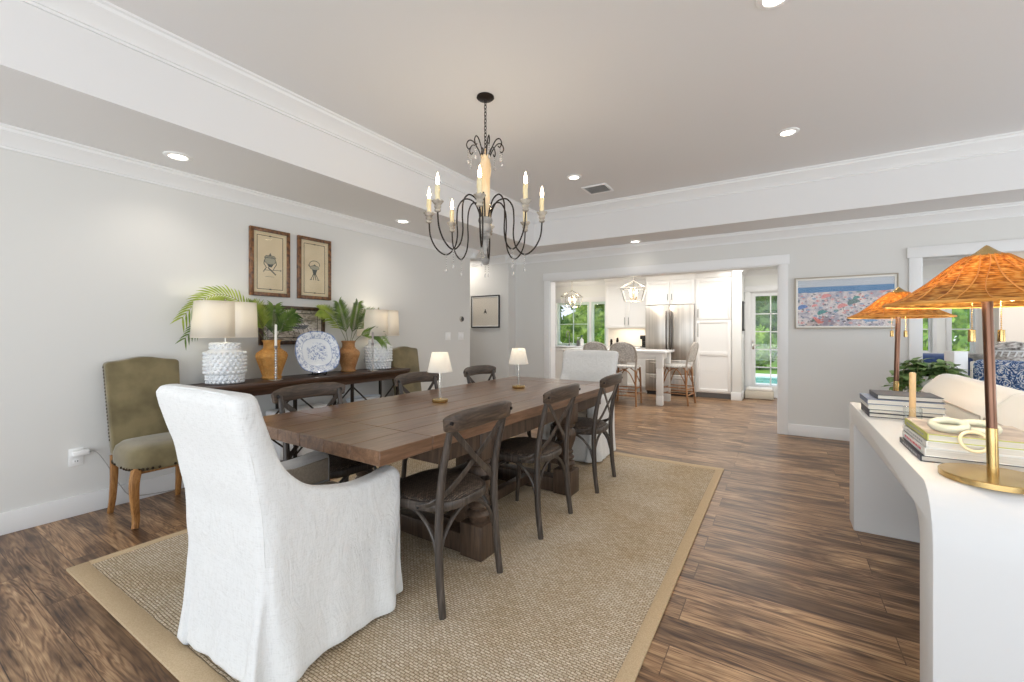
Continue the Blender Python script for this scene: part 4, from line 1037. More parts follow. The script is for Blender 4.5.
def _beach(N, L, tc, b):
    v = tc.outputs['Object']; sp = N.new('ShaderNodeSeparateXYZ'); L.new(v, sp.inputs[0]); z = sp.outputs[2]
    zn = math_n(N, L, 'ADD', z, math_n(N, L, 'MULTIPLY', noise(N, L, mp(N, L, v, (3, 1, 1)), 3, 3), 0.03))
    sky = mix(N, L, noise(N, L, mp(N, L, v, (2, 1, 8)), 3, 4), S(176, 186, 196), S(206, 206, 208))
    sea = mix(N, L, noise(N, L, mp(N, L, v, (3, 1, 30)), 3, 4), S(38, 92, 150), S(96, 150, 190))
    sand = ramp(N, L, noise(N, L, v, 9, 5, 1.0), [(0.36, S(160, 154, 168)), (0.5, S(204, 194, 194)), (0.66, S(226, 212, 204))])
    c = sand
    for (sc, th_, cols, st_) in ((18, 0.40, [S(70, 80, 104), S(206, 116, 110), S(74, 92, 104), S(216, 150, 140), S(98, 140, 176), S(60, 70, 84)], (1, 1, 1.6)), (30, 0.40, [S(52, 62, 82), S(120, 96, 96), S(210, 110, 104), S(72, 104, 112), S(238, 232, 226), S(90, 78, 84)], (1, 1, 1.5)), (11, 0.30, [S(232, 226, 220), S(108, 150, 190), S(222, 150, 146), S(150, 150, 168), S(70, 132, 128), S(236, 220, 210)], (1, 1, 2.0))):
        vo = N.new('ShaderNodeTexVoronoi'); vo.inputs['Scale'].default_value = sc
        L.new(mp(N, L, v, st_, (3.1 * sc, 0, 1.7 * sc)), vo.inputs['Vector'])
        msk = ramp(N, L, vo.outputs['Distance'], [(th_ - 0.05, (1, 1, 1, 1)), (th_, (0, 0, 0, 1))])
        s2 = N.new('ShaderNodeSeparateColor'); L.new(vo.outputs['Color'], s2.inputs[0])
        keep = ramp(N, L, s2.outputs[0], [(0.56, (1, 1, 1, 1)), (0.60, (0, 0, 0, 1))])
        pc = ramp(N, L, s2.outputs[1], [(i / 6, k) for i, k in enumerate(cols)], 'CONSTANT')
        c = mix(N, L, mix(N, L, 1.0, mix(N, L, 1.0, msk, keep, 'MULTIPLY'), (0.72, 0.72, 0.72, 1), 'MULTIPLY'), c, pc)
    f1 = ramp(N, L, zn, [(0.0, (0, 0, 0, 1)), (0.01, (0, 0, 0, 1))])
    a1 = math_n(N, L, 'GREATER_THAN', zn, 0.138); a2 = math_n(N, L, 'GREATER_THAN', z, 0.186)
    c = mix(N, L, a1, c, sea); c = mix(N, L, a2, c, sky); L.new(c, b.inputs['Base Color'])
M_beach = node_mat('beach_scene', _beach, 0.8, 0.2)
M_champ = mat('champagne_frame', S(176, 166, 150), 0.4, 0.4)
def art_beach(t, y):
    cols = {'blue': S(72, 114, 176), 'teal': S(58, 134, 128), 'green': S(96, 120, 116), 'pink': S(220, 140, 134), 'sky': S(110, 150, 190), 'dark': S(70, 62, 72)}
    M_ = {k: mat('beach_' + k, v, 0.8) for k, v in cols.items()}; keys = list(M_)
    m = MB()
    def para(cx, cz, r, key):
        m.mi = keys.index(key); flat(m, [(cx + r * math.cos(a), cz + 0.75 * r * math.sin(a)) for a in [0.3 + PI * 1.1 * i / 9 for i in range(10)]], y); m.mi = keys.index('dark'); stroke(m, [(cx, cz), (cx + 0.2 * r, cz - r)], 0.004, y)
    para(-0.385, -0.055, 0.052, 'blue'); para(-0.20, -0.12, 0.048, 'teal'); para(0.115, 0.042, 0.034, 'teal'); para(0.09, -0.01, 0.06, 'green'); para(-0.01, -0.05, 0.05, 'pink'); para(-0.16, 0.066, 0.05, 'pink'); para(-0.27, -0.035, 0.03, 'pink')
    m.mi = keys.index('sky'); flat(m, [(0.10, -0.16), (0.2, -0.16), (0.30, -0.215), (0.2, -0.225)], y); m.mi = keys.index('pink'); flat(m, [(-0.30, -0.16), (-0.26, -0.16), (-0.19, -0.235), (-0.24, -0.24)], y)
    m.mi = keys.index('dark'); flat(m, [(0.02, -0.19), (0.06, -0.165), (0.055, -0.2), (0.03, -0.215)], y)
    m.build('painted_parasols', [M_[k] for k in keys], t)
framed('framed_beach_painting', 'wide framed painting of a crowded beach with parasols', 'picture', (4.633, D - 0.001, 1.572), 0, 0.935, 0.60, 0.014, M_champ, M_beach, art_beach, 0.035, (0.018, mat('white_fillet', S(240, 238, 232), 0.7)))

# switches, thermostat, outlet with charger
def plate(name, label, cat, y, z, w, h):
    t = thing(name, label, cat, (0, y, z)); m = MB(); m.box(0, 0.006, -w / 2, w / 2, -h / 2, h / 2, 0.002); m.build('cover_plate', M_plastic, t); return t
t = plate('light_switch', 'white light switch plate on the left wall, the one nearer the camera', 'light switch', 4.735, 1.175, 0.12, 0.115); t['group'] = 'light switches on the left wall'
for s in (-0.025, 0.025): m = MB(); m.box(0.006, 0.011, s - 0.016, s + 0.016, -0.033, 0.033, 0.002); m.build('rocker', M_white, t)
t = plate('light_switch', 'white light switch plate on the left wall, the one next to the hall corner', 'light switch', 5.03, 1.172, 0.12, 0.115); t['group'] = 'light switches on the left wall'
for s in (-0.025, 0.025): m = MB(); m.box(0.006, 0.011, s - 0.016, s + 0.016, -0.033, 0.033, 0.002); m.build('rocker', M_white, t)
t = thing('thermostat', 'round black and silver thermostat on the left wall above the switches', 'thermostat', (0, 5.04, 1.425))
R90 = Matrix.Rotation(PI / 2, 4, 'Y')
m = MB(R90); m.lathe([(0.042, 0), (0.042, 0.018), (0.038, 0.022), (0.034, 0.022)], 28); m.build('ring', M_chrome, t)
m = MB(R90); m.lathe([(0.0, 0.024), (0.034, 0.0225), (0.034, 0.018), (0, 0.018)], 28); m.build('display', M_black, t)
t = plate('wall_outlet', 'white double wall outlet low on the left wall', 'outlet', 0.912, 0.395, 0.072, 0.118)
for s in (-0.028, 0.028):
    m = MB(); m.box(0.006, 0.009, -0.017, 0.017, s - 0.014, s + 0.014, 0.002); rc = m.build('socket', M_white, t)
    m = MB(); m.box(0.0085, 0.0095, -0.008, -0.005, s - 0.005, s + 0.006); m.box(0.0085, 0.0095, 0.005, 0.008, s - 0.005, s + 0.006); m.build('slots', M_black, rc)
t = thing('plug_adapter', 'white plug in the upper outlet with a grey cord running to the floor', 'plug', (0.009, 0.912, 0.423))
m = MB(); m.box(0, 0.034, -0.024, 0.06, -0.017, 0.017, 0.006); m.build('plug_body', M_white, t)
m = MB(); m.tube(spline([(0.02, 0.06, 0.0), (0.022, 0.10, -0.02), (0.03, 0.16, -0.14), (0.025, 0.22, -0.28), (0.02, 0.30, -0.38), (0.02, 0.55, -0.415)], 6), 0.003, 6); m.build('cord', mat('pale_cord', S(176, 174, 170), 0.5), t)

# ------------------------------------------------------------------ small brass lamps on the table
def make_small():
    t = thing('small_brass_lamp', 'x', 'lamp')
    m = MB(); m.lathe([(0.052, 0), (0.054, 0.003), (0.054, 0.019), (0.051, 0.022), (0.010, 0.0225), (0.007, 0.026), (0.0, 0.026)], 32); m.build('base', M_brass, t)
    m = MB(); m.lathe([(0.0065, 0.022), (0.0065, 0.21), (0.010, 0.214), (0.010, 0.224), (0.005, 0.23), (0, 0.23)], 16); m.build('stem', M_chrome, t)
    m = MB(); n = 72
    def f(u, v):
        a = 2 * PI * u; r = (0.083 - 0.030 * v) + (0.0016 if int(round(u * n * 2)) % 2 else -0.0016)
        return (r * math.cos(a), r * math.sin(a), 0.205 + 0.132 * v)
    m.grid(f, n * 2, 3); s = m.build('pleated_shade', M_pleat, t, 80)
    for r, z in ((0.0825, 0.207), (0.0535, 0.335)): m = MB(); m.tube([(r * math.cos(2 * PI * i / 40), r * math.sin(2 * PI * i / 40), z) for i in range(40)], 0.0024, 6, True); m.build('shade_trim', M_pleat, s)
    m = MB(); m.ball((0, 0, 0.265), 0.014, 10, (1, 1, 1.4)); m.build('bulb', M_bulb, t)
    return t
sm = make_small(); st = []
for (x, y, lab) in ((2.062, 2.235, 'small brass table lamp with pleated white shade, nearer one on the dining table'), (2.14, 3.14, 'small brass table lamp with pleated white shade, farther one on the dining table')):
    place(sm, st, (x, y, TZ), 0, lab, 'small brass lamps on the dining table')
for o in st: light('lamp_glow', 'POINT', (0, 0, 0.345), 0.25, (1.0, 0.84, 0.62), size=0.015, parent=o)
# ------------------------------------------------------------------ chandelier
CHX, CHY = 2.205, 2.565
t = thing('chandelier', 'iron and weathered wood chandelier with eight candle arms and crystal drops over the table', 'chandelier', (CHX, CHY, 0))
t['label'] = 'iron and weathered wood chandelier with eight candle arms hanging over the dining table'
M_cream = mat('chipped_cream_wood', S(222, 190, 146), 0.7, c2=S(236, 218, 186), ns=14, st=(1, 1, 0.4))
M_grwood = mat('chipped_grey_wood', S(126, 124, 121), 0.75, c2=S(178, 174, 168), ns=16)
M_cup = mat('whitewashed_wood', S(146, 136, 124), 0.75, c2=S(198, 190, 176), ns=18)
M_drip = mat('candle_sleeve', S(240, 228, 192), 0.6, c2=S(230, 212, 166), ns=14)
M_cryst = mat('crystal_bead', S(226, 222, 216), 0.08, trans=0.5)
m = MB(); m.lathe([(0.0, HT), (0.062, HT), (0.064, HT - 0.010), (0.052, HT - 0.020), (0.014, HT - 0.027), (0.010, HT - 0.04), (0, HT - 0.04)], 28); m.build('canopy', M_iron, t)
m = MB(); z = HT - 0.035; k = 0
while z > 2.565:
    r = []
    for i in range(14):
        a = 2 * PI * i / 14; u, v = 0.009 * math.cos(a), 0.017 * math.sin(a)
        r.append((u, 0, z - 0.015 + v) if k % 2 else (0, u, z - 0.015 + v))
    m.tube(r, 0.0026, 6, True); z -= 0.0255; k += 1
m.build('chain', M_iron, t)
m = MB(); m.lathe([(0.0, 2.52), (0.034, 2.52), (0.036, 2.508), (0.030, 2.50), (0.034, 2.48), (0.040, 2.455), (0.043, 2.435), (0.040, 2.425), (0.043, 2.415), (0.041, 2.40), (0.035, 2.36), (0.033, 2.28), (0.034, 2.16), (0.036, 2.10), (0.038, 2.07), (0, 2.07)], 20); m.cyl((0, 0, 2.50), (0, 0, 2.57), 0.006); m.build('cream_column', M_cream, t)
m = MB(); m.lathe([(0.0, 2.072), (0.036, 2.072), (0.050, 2.062), (0.054, 2.045), (0.048, 2.03), (0.038, 2.022), (0.042, 2.008), (0.046, 1.99), (0.040, 1.97), (0.028, 1.955), (0.036, 1.945), (0.038, 1.93), (0.028, 1.915), (0.022, 1.905), (0.027, 1.895), (0.026, 1.88), (0.016, 1.85), (0.011, 1.82), (0.010, 1.80), (0, 1.80)], 20); m.build('grey_hub', M_grwood, t)
m = MB(); m.cyl((0, 0, 1.80), (0, 0, 1.75), 0.004); m.ball((0, 0, 1.752), 0.030, 16); m.build('ball_finial', M_grwood, t)
def drops(m, p, n, s=1.0):
    x, y, z = p
    m.tube([(x, y, z), (x, y, z - 0.016 * n * s - 0.02)], 0.0006, 4)
    for i in range(n): m.ball((x, y, z - 0.012 - 0.016 * i * s), 0.0046, 8)
    m.ball((x, y, z - 0.016 * n * s - 0.026), 0.007, 8, (1, 1, 2.2))
a_cam = math.atan2(-CHY, CX - CHX)           # toward the camera in plan
for k in range(8):
    al = a_cam + math.radians(-5 + 45 * k); ca, sa = math.cos(al), math.sin(al)
    P = lambda r, z: (r * ca, r * sa, z)
    pts = spline([P(0.036, 2.04), P(0.046, 2.11), P(0.085, 2.185), P(0.150, 2.205), P(0.198, 2.15), P(0.208, 2.05), P(0.204, 1.94), P(0.226, 1.85), P(0.285, 1.80), P(0.352, 1.84), P(0.400, 1.93), P(0.412, 2.04)], 6)
    m = MB(); m.tube(pts, 0.0055, 8); arm = m.build('arm', M_iron, t)
    c0 = P(0.412, 0); m = MB()
    m.lathe([(0.010, 2.03), (0.020, 2.036), (0.022, 2.046), (0.015, 2.054), (0.022, 2.060), (0.024, 2.070), (0.018, 2.078), (0.028, 2.086), (0.034, 2.098), (0.036, 2.104), (0.030, 2.106), (0, 2.106)], 16, c0)
    for i in range(8): m.ball((c0[0] + 0.034 * math.cos(PI / 4 * i), c0[1] + 0.034 * math.sin(PI / 4 * i), 2.104), 0.007, 6)
    cup = m.build('candle_cup', M_cup, arm)
    m = MB(); m.lathe([(0.0155, 2.104), (0.0150, 2.15), (0.0135, 2.20), (0.010, 2.212), (0, 2.212)], 12, c0)
    for i in range(5):
        a = i * 1.3; m.tube([(c0[0] + 0.0145 * math.cos(a), c0[1] + 0.0145 * math.sin(a), 2.205), (c0[0] + 0.0165 * math.cos(a), c0[1] + 0.0165 * math.sin(a), 2.20 - 0.013 * (1 + i % 4))], 0.003, 5)
    m.build('candle_sleeve', M_drip, arm)
    m = MB(); m.lathe([(0.006, 2.210), (0.010, 2.222), (0.0125, 2.238), (0.010, 2.258), (0.005, 2.278), (0.001, 2.295)], 12, c0); m.build('flame_bulb', M_flame, arm)
    m = MB(); q = P(0.285, 1.80); m.ball((q[0], q[1], q[2] - 0.004), 0.008, 8); drops(m, (q[0], q[1], q[2] - 0.008), 5); m.build('crystal_drop', M_cryst, arm)
    light('candle_light', 'POINT', (c0[0], c0[1], 2.33), 0.55, (1.0, 0.86, 0.68), size=0.02, parent=t)
for k in range(8):
    al = a_cam + math.radians(12 + 45 * k); ca, sa = math.cos(al), math.sin(al)
    P = lambda r, z: (r * ca, r * sa, z)
    m = MB(); m.tube(spline([P(0.030, 2.505), P(0.052, 2.56), P(0.088, 2.612), P(0.120, 2.618), P(0.138, 2.585), P(0.124, 2.555), P(0.108, 2.568)], 5), 0.0042, 6); s_ = m.build('crown_scroll', M_iron, t)
    m = MB(); q = P(0.126, 2.555); drops(m, q, 4, 1.0); m.build('crystal_drop', M_cryst, s_)
m = MB(); drops(m, (0, 0, 1.722), 3); 
m.build('crystal_drop', M_cryst, t)

# ------------------------------------------------------------------ white waterfall console on the right
WX0, WX1, WY0, WY1, WZ, WT = 4.415, 4.815, 1.745, 3.60, 0.775, 0.112
def wf(r_out, r_in):
    out = [(WY0, 0.0)]; out += [(WY0 + 0.115 * (1 - math.cos(a)), WZ - r_out + r_out * math.sin(a)) for a in [PI / 2 * i / 10 for i in range(11)]]
    out += [(WY1, WZ), (WY1, 0.0), (WY1 - 0.19, 0.0)]
    out += [(WY1 - 0.19, WZ - WT)]
    ri = r_in; out += [(WY0 + 0.145 + ri - ri * math.cos(a), WZ - WT - ri + ri * math.sin(a)) for a in [PI / 2 * (10 - i) / 10 for i in range(11)]]
    out += [(WY0 + 0.145, 0.0)]; return out
t = thing('waterfall_console', 'white plaster waterfall console table with rounded corner, behind the cream sofa', 'console table', (0, 0, 0))
m = MB(); m.prism(wf(0.20, 0.09), lambda u, v: (WX0, u, v), lambda u, v: (WX1, u, v), 0.006, 2); m.build('plaster_body', M_plaster, t, 30)
# rattan lamps
def _shade(N, L, tc, b):
    o = tc.outputs['Object']; sp = N.new('ShaderNodeSeparateXYZ'); L.new(o, sp.inputs[0])
    at = math_n(N, L, 'ARCTAN2', sp.outputs[1], sp.outputs[0])
    rad = math_n(N, L, 'SQRT', math_n(N, L, 'ADD', math_n(N, L, 'POWER', sp.outputs[0], 2.0), math_n(N, L, 'POWER', sp.outputs[1], 2.0)))
    ring = math_n(N, L, 'SINE', math_n(N, L, 'MULTIPLY', rad, 900.0))
    n1 = noise(N, L, o, 16, 4); 
    cb = N.new('ShaderNodeCombineXYZ'); L.new(math_n(N, L, 'MULTIPLY', at, 6.0), cb.inputs[0]); L.new(math_n(N, L, 'MULTIPLY', rad, 110.0), cb.inputs[1])
    n2 = noise(N, L, cb.outputs[0], 1.0, 3)
    col = ramp(N, L, n2, [(0.34, S(158, 98, 34)), (0.5, S(222, 160, 66)), (0.66, S(250, 212, 124))])
    col = mix(N, L, 0.35, col, ramp(N, L, ring, [(0.2, S(150, 110, 80)), (0.8, (1, 1, 1, 1))]), 'MULTIPLY')
    L.new(col, b.inputs['Base Color']); bump(N, L, math_n(N, L, 'ADD', ring, n1), b, 0.5, 0.002)
    t_ = N.new('ShaderNodeBsdfTranslucent'); L.new(col, t_.inputs['Color']); mx = N.new('ShaderNodeMixShader'); mx.inputs[0].default_value = 0.5
    out = [n for n in N if n.type == 'OUTPUT_MATERIAL'][0]
    L.new(b.outputs[0], mx.inputs[1]); L.new(t_.outputs[0], mx.inputs[2]); L.new(mx.outputs[0], out.inputs[0])
M_rshade = node_mat('woven_rattan_shade', _shade, 0.55)
M_rib = mat('rattan_rib', S(196, 130, 52), 0.55, c2=S(226, 164, 84), ns=12)
def make_rlamp():
    t = thing('rattan_table_lamp', 'x', 'lamp')
    m = MB(); m.lathe([(0.120, 0.0), (0.123, 0.002), (0.123, 0.018), (0.121, 0.020), (0.014, 0.0205), (0.0, 0.0205)], 48); m.build('round_base', M_brass, t)
    TX = -0.020
    m = MB(); m.cyl((0, 0, 0.02), (TX * 0.2, 0, 0.165), 0.0135, n=16); m.build('brass_collar', M_brass, t)
    m = MB(); m.cyl((TX * 0.2, 0, 0.165), (TX, 0, 0.62), 0.0125, n=16); m.build('bronze_pole', M_bronze, t)
    R = 0.242; z0_, z1_ = 0.552, 0.700
    prof = [(0.044, z1_), (0.052, z1_ - 0.004), (0.092, z1_ - 0.036), (0.138, z1_ - 0.080), (0.185, z1_ - 0.118), (0.228, z1_ - 0.142), (R, z0_)]
    m = MB(); n = 72; rings = [[(TX + r * math.cos(2 * PI * k / n), r * math.sin(2 * PI * k / n), z) for k in range(n)] for r, z in prof]
    m.ring_loft(rings, False); s = m.build('woven_shade', M_rshade, t, 80)
    md = s.modifiers.new('solid', 'SOLIDIFY'); md.thickness = 0.003
    m = MB()
    for k in range(24):
        a0 = 2 * PI * k / 24; pts = []
        for i in range(21):
            u = i / 20; q = u * (len(prof) - 1); j = min(int(q), len(prof) - 2); f = q - j
            r = prof[j][0] * (1 - f) + prof[j + 1][0] * f; z = prof[j][1] * (1 - f) + prof[j + 1][1] * f
            a = a0 + 0.10 * math.sin(2.2 * PI * u + k * 1.7) * (0.35 + 0.65 * (1 - u))
            pts.append((TX + r * math.cos(a), r * math.sin(a), z + 0.0015))
        m.tube(pts, 0.0014 if k % 2 else 0.0020, 5)
    m.build('cane_ribs', M_rib, s)
    m = MB(); m.tube([(TX + R * math.cos(2 * PI * k / 64), R * math.sin(2 * PI * k / 64), z0_) for k in range(64)], 0.0055, 6, True); m.build('rim_binding', M_rib, s)
    m = MB(); m.lathe([(0.0, 0.734), (0.004, 0.732), (0.026, 0.712), (0.046, 0.698), (0.043, 0.695), (0, 0.695)], 24, (TX, 0, 0)); m.build('cap_finial', M_brass, t)
    m = MB()
    for sx in (-1, 1): m.tube([(TX, 0, 0.615), (TX + sx * 0.05, 0, 0.60)], 0.008, 8)
    m.build('socket_arm', M_brass, t)
    for sx in (-1, 1):
        m = MB(); m.ball((TX + sx * 0.080, 0, 0.588), 0.028, 14, (1.15, 1, 1)); m.build('bulb', mat('globe_bulb', S(255, 240, 214), 0.4, emit=14, ecol=S(255, 232, 190)), t)
        m = MB(); x, y = TX + sx * 0.046, 0.0
        for k in range(22): m.ball((x, y, 0.590 - k * 0.0056), 0.0022, 6)
        m.tube([(x, y, 0.6), (x, y, 0.468)], 0.0008, 4); ch = m.build('pull_chain', M_brass, t)
        m = MB(); m.lathe([(0.0, 0.472), (0.0085, 0.470), (0.0092, 0.436), (0.0085, 0.433), (0, 0.433)], 14, (x, y, 0)); m.build('chain_pull', M_brass, ch)
    return t
rl = make_rlamp(); st = []
place(rl, st, (4.594, 1.934, WZ), 0.56, 'rattan cone lamp on a round brass base, nearer one with visible pull chains', 'rattan lamps on the white console')
place(rl, st, (4.622, 3.458, WZ), 0.56 + PI / 2, 'rattan cone lamp with bronze pole rising behind the far stack of books', 'rattan lamps on the white console')
for o in st: light('lamp_glow', 'POINT', (-0.02, 0.03, 0.60), 8.0, (1.0, 0.92, 0.72), size=0.04, parent=o)
# books
def book(x0, x1, y0, y1, z, h_, cov, label, group, rz=0.0, spine='x', title=None):
    cx, cy = (x0 + x1) / 2, (y0 + y1) / 2; w, d = (x1 - x0) / 2, (y1 - y0) / 2
    t = thing('hardback_book', label, 'book', (cx, cy, z), rz, group)
    c = 0.0028
    m = MB(); m.box(-w, w, -d, d, 0, c, 0.0008, 1); m.box(-w, w, -d, d, h_ - c, h_, 0.0008, 1); m.box(-w, -w + 0.004, -d, d, 0, h_, 0.0012, 1)
    m.build('cover', cov, t)
    m = MB(); m.box(-w + 0.004, w - 0.006, -d + 0.005, d - 0.005, c, h_ - c); m.build('pages', M_pages, t)
    if title:
        m = MB(); k = 0; r = random.Random(len(label)); y = -d * 0.7
        while y < d * 0.65:
            q = r.uniform(0.010, 0.03); m.box(-w - 0.0006, -w + 0.0004, y, y + q, h_ * 0.36, h_ * 0.64); y += q + 0.008
        m.build('spine_lettering', title, t)
    return t
cv = lambda n, *c: mat('book_cover_' + n, S(*c), 0.45)
G1 = 'books stacked at the far end of the white console'; z = WZ
dk, wh, bl, gy, ye, pk = cv('charcoal', 62, 64, 74), cv('white', 232, 232, 228), cv('slate_blue', 112, 124, 150), cv('grey', 168, 168, 170), cv('yellow_green', 196, 200, 110), M_red
for h_, cov, lab, x0, x1, y0, y1 in ((0.022, dk, 'dark covered book at the bottom of the far stack', 4.438, 4.745, 3.03, 3.30), (0.020, dk, 'thin dark book, second from the bottom of the far stack', 4.438, 4.74, 3.03, 3.30), (0.027, wh, 'pale book in the middle of the far stack', 4.437, 4.745, 3.025, 3.30), (0.027, bl, 'slate blue book, second from the top of the far stack', 4.43, 4.74, 3.02, 3.29), (0.024, dk, 'smaller dark book lying on top of the far stack', 4.475, 4.74, 3.04, 3.29)):
    book(x0, x1, y0, y1, z, h_, cov, lab, G1); z += h_ + 0.0006
G2 = 'books stacked by the nearer rattan lamp'; z = WZ
for h_, cov, lab, x0, x1, y0, y1, ti in ((0.021, dk, 'wide dark spined book at the bottom of the near stack', 4.458, 4.80, 2.09, 2.415, gy), (0.029, wh, 'thick white book with a pink spine patch in the near stack', 4.468, 4.80, 2.085, 2.42, pk), (0.024, wh, 'white book with yellow green edges, second from the top of the near stack', 4.472, 4.79, 2.085, 2.42, gy), (0.025, ye, 'yellow green edged book on top of the near stack', 4.475, 4.785, 2.085, 2.42, gy)):
    book(x0, x1, y0, y1, z, h_, cov, lab, G2, 0.0, 'x', ti); z += h_ + 0.0006
ZB = z
m = MB(); m.box(-0.152, 0.152, -0.164, 0.164, 0, 0.0012); jk = m.build('book_jacket', mat('jacket_photo', S(206, 190, 170), 0.35, c2=S(140, 122, 108), ns=9)); 
jk.location = (4.632, 2.252, ZB); tag(jk, 'photo dust jacket lying flat on the near book stack', 'book jacket')
ZB += 0.0014
# stone link ornament
t = thing('stone_link_ornament', 'pale celadon chain link ornament draped over the near books', 'ornament', (4.585, 2.12, ZB))
def link(c, ax1, ax2, a, b, r, mt):
    c = Vector(c); u = Vector(ax1).normalized(); v = Vector(ax2).normalized()
    m = MB(); m.tube([c + u * a * math.cos(2 * PI * i / 36) + v * b * math.sin(2 * PI * i / 36) for i in range(36)], r, 10, True); return m.build('link', mt, t, 80)
link((-0.040, 0.030, 0.026), (0.80, -0.50, 0.0), (0.45, 0.75, 0.42), 0.044, 0.026, 0.0135, M_link)
link((0.036, 0.030, 0.026), (0.85, -0.50, 0.0), (0.35, 0.80, 0.42), 0.044, 0.026, 0.0135, M_link)
link((0.008, -0.036, -0.014), (1, 0.1, 0.0), (0.05, -0.40, -0.9), 0.036, 0.034, 0.0055, mat('cream_stone', S(240, 226, 188), 0.35))
# tan candle in a glass block
t = thing('glass_candle_block', 'clear square glass candle holder behind the near books', 'candle holder', (4.565, 2.76, WZ))
m = MB(); m.box(-0.03, 0.03, -0.03, 0.03, 0, 0.105, 0.004); m.build('glass_block', M_cglass, t)
m = MB(); m.box(-0.032, 0.032, -0.032, 0.032, 0, 0.010, 0.002); m.build('base', mat('frosted_base', S(226, 220, 210), 0.3), t)
m = MB(); m.box(-0.014, 0.014, -0.014, 0.014, 0.010, 0.060, 0.002); m.build('inner_core', mat('inner_tan', S(214, 190, 166), 0.6), t)
c = MB(); c.lathe([(0.0125, 0), (0.0125, 0.206), (0.008, 0.210), (0, 0.210)], 16); c = c.build('taper_candle', M_tanwax); c.location = (4.565, 2.76, WZ + 0.0605)
tag(c, 'tan taper candle in the square glass holder on the white console', 'candle')

# ------------------------------------------------------------------ cream sofa behind the console
t = thing('cream_sofa', 'cream sofa with boxy piped back cushions along the white console', 'sofa', (5.33, 3.0, 0))
def soft(x0, x1, y0, y1, z0, z1, puff, r=0.05, M=None):
    m = MB(M); m.box(x0, x1, y0, y1, z0, z1, r, 4); return m
m = soft(-0.45, 0.45, -1.15, 1.12, 0.10, 0.42, 0); m.build('base', M_sofa, t)
m = soft(-0.452, -0.30, -1.15, 1.12, 0.12, 0.80, 0, 0.03); m.build('back_frame', M_sofa, t)
for y0, y1 in ((-1.0, -0.02), (0.0, 0.98)):
    m = soft(-0.28, 0.46, y0, y1, 0.42, 0.56, 0); m.build('seat_cushion', M_sofa, t)
for y0, y1 in ((-1.13, -0.02), (0.0, 1.115)):
    prof = [(-0.462, 0.565), (-0.468, 0.82), (-0.445, 0.862), (-0.375, 0.940), (-0.34, 0.952), (-0.27, 0.945), (-0.235, 0.80), (-0.235, 0.565)]
    m = MB(); m.prism(prof, lambda u, v: (u, y0, v), lambda u, v: (u, y1, v), 0.014, 3); c = m.build('back_cushion', M_sofa, t, 50)
    m = MB(); m.tube([(-0.4675, y0 + 0.015, 0.60), (-0.4695, y0 + 0.010, 0.80), (-0.4695, y0 + 0.02, 0.824), (-0.4695, y1 - 0.02, 0.824), (-0.4695, y1 - 0.010, 0.80), (-0.4675, y1 - 0.015, 0.60)], 0.004, 6); m.build('piping', M_pipe, c)
for s, y in ((-1, -1.15), (1, 1.0)):
    m = soft(-0.30, 0.45, y, y + 0.13, 0.12, 0.62, 0, 0.04); m.build('arm', M_sofa, t)
for sx in (-0.4, 0.4):
    for sy in (-1.08, 1.05): m = MB(); m.cyl((sx, sy, 0.0), (sx, sy, 0.11), 0.02, 0.028); m.build('foot', M_oak, t)
def _paisley(N, L, tc, b):
    o = tc.outputs['Object']; 
    vo = N.new('ShaderNodeTexVoronoi'); vo.inputs['Scale'].default_value = 10; vo.feature = 'F1'; L.new(o, vo.inputs['Vector'])
    r1 = math_n(N, L, 'SINE', math_n(N, L, 'MULTIPLY', vo.outputs['Distance'], 60.0)); n1 = noise(N, L, o, 26, 5, 2.5)
    c = ramp(N, L, math_n(N, L, 'ADD', math_n(N, L, 'MULTIPLY', r1, 0.09), n1), [(0.36, S(30, 56, 104)), (0.50, S(74, 116, 172)), (0.60, S(216, 220, 224))])
    L.new(c, b.inputs['Base Color'])
M_pais = node_mat('blue_paisley', _paisley, 0.85)
# patterned armchair beyond the end of the sofa
t = thing('paisley_armchair', 'blue and white paisley armchair beyond the end of the cream sofa', 'armchair', (5.66, 4.70, 0), -0.9)
m = MB(); m.box(-0.36, 0.36, -0.02, 0.62, 0.14, 0.44, 0.04, 3); m.build('seat', M_pais, t)
m = MB(); m.box(-0.36, 0.36, -0.16, 0.0, 0.14, 1.02, 0.05, 4); m.build('backrest', M_pais, t)
for s_ in (-1, 1): m = MB(); m.box(s_ * 0.36 - 0.06, s_ * 0.36 + 0.06, -0.05, 0.60, 0.14, 0.66, 0.04, 3); m.build('arm', M_pais, t)
for sx in (-0.3, 0.3):
    for sy in (-0.08, 0.54): m = MB(); m.cyl((sx, sy, 0.0), (sx, sy, 0.15), 0.018, 0.026); m.build('leg', M_oak, t)

# round table behind the sofa with plant and candles
TBX, TBY, TBZ = 5.47, 5.53, 0.82
t = thing('side_table', 'white round pedestal table beyond the sofa, holding the pillar candles', 'side table', (TBX, TBY, 0))
m = MB(); m.lathe([(0.0, TBZ - 0.035), (0.27, TBZ - 0.035), (0.28, TBZ - 0.025), (0.28, TBZ - 0.01), (0.27, TBZ), (0, TBZ)], 40); m.build('tabletop', M_white, t)
m = MB(); m.lathe([(0.22, 0), (0.22, 0.02), (0.05, 0.06), (0.04, 0.3), (0.05, 0.70), (0.15, TBZ - 0.034), (0, TBZ - 0.034)], 24); m.build('pedestal', M_white, t)
t = thing('plant_stand', 'slim white plant stand under the potted ivy', 'plant stand', (5.08, 4.90, 0))
m = MB(); m.lathe([(0.0, 0.735), (0.13, 0.735), (0.135, 0.75), (0.13, 0.76), (0, 0.76)], 28); m.build('top', M_white, t)
m = MB(); m.lathe([(0.13, 0), (0.13, 0.015), (0.03, 0.04), (0.022, 0.3), (0.03, 0.70), (0.07, 0.736), (0, 0.736)], 20); m.build('pedestal', M_white, t)
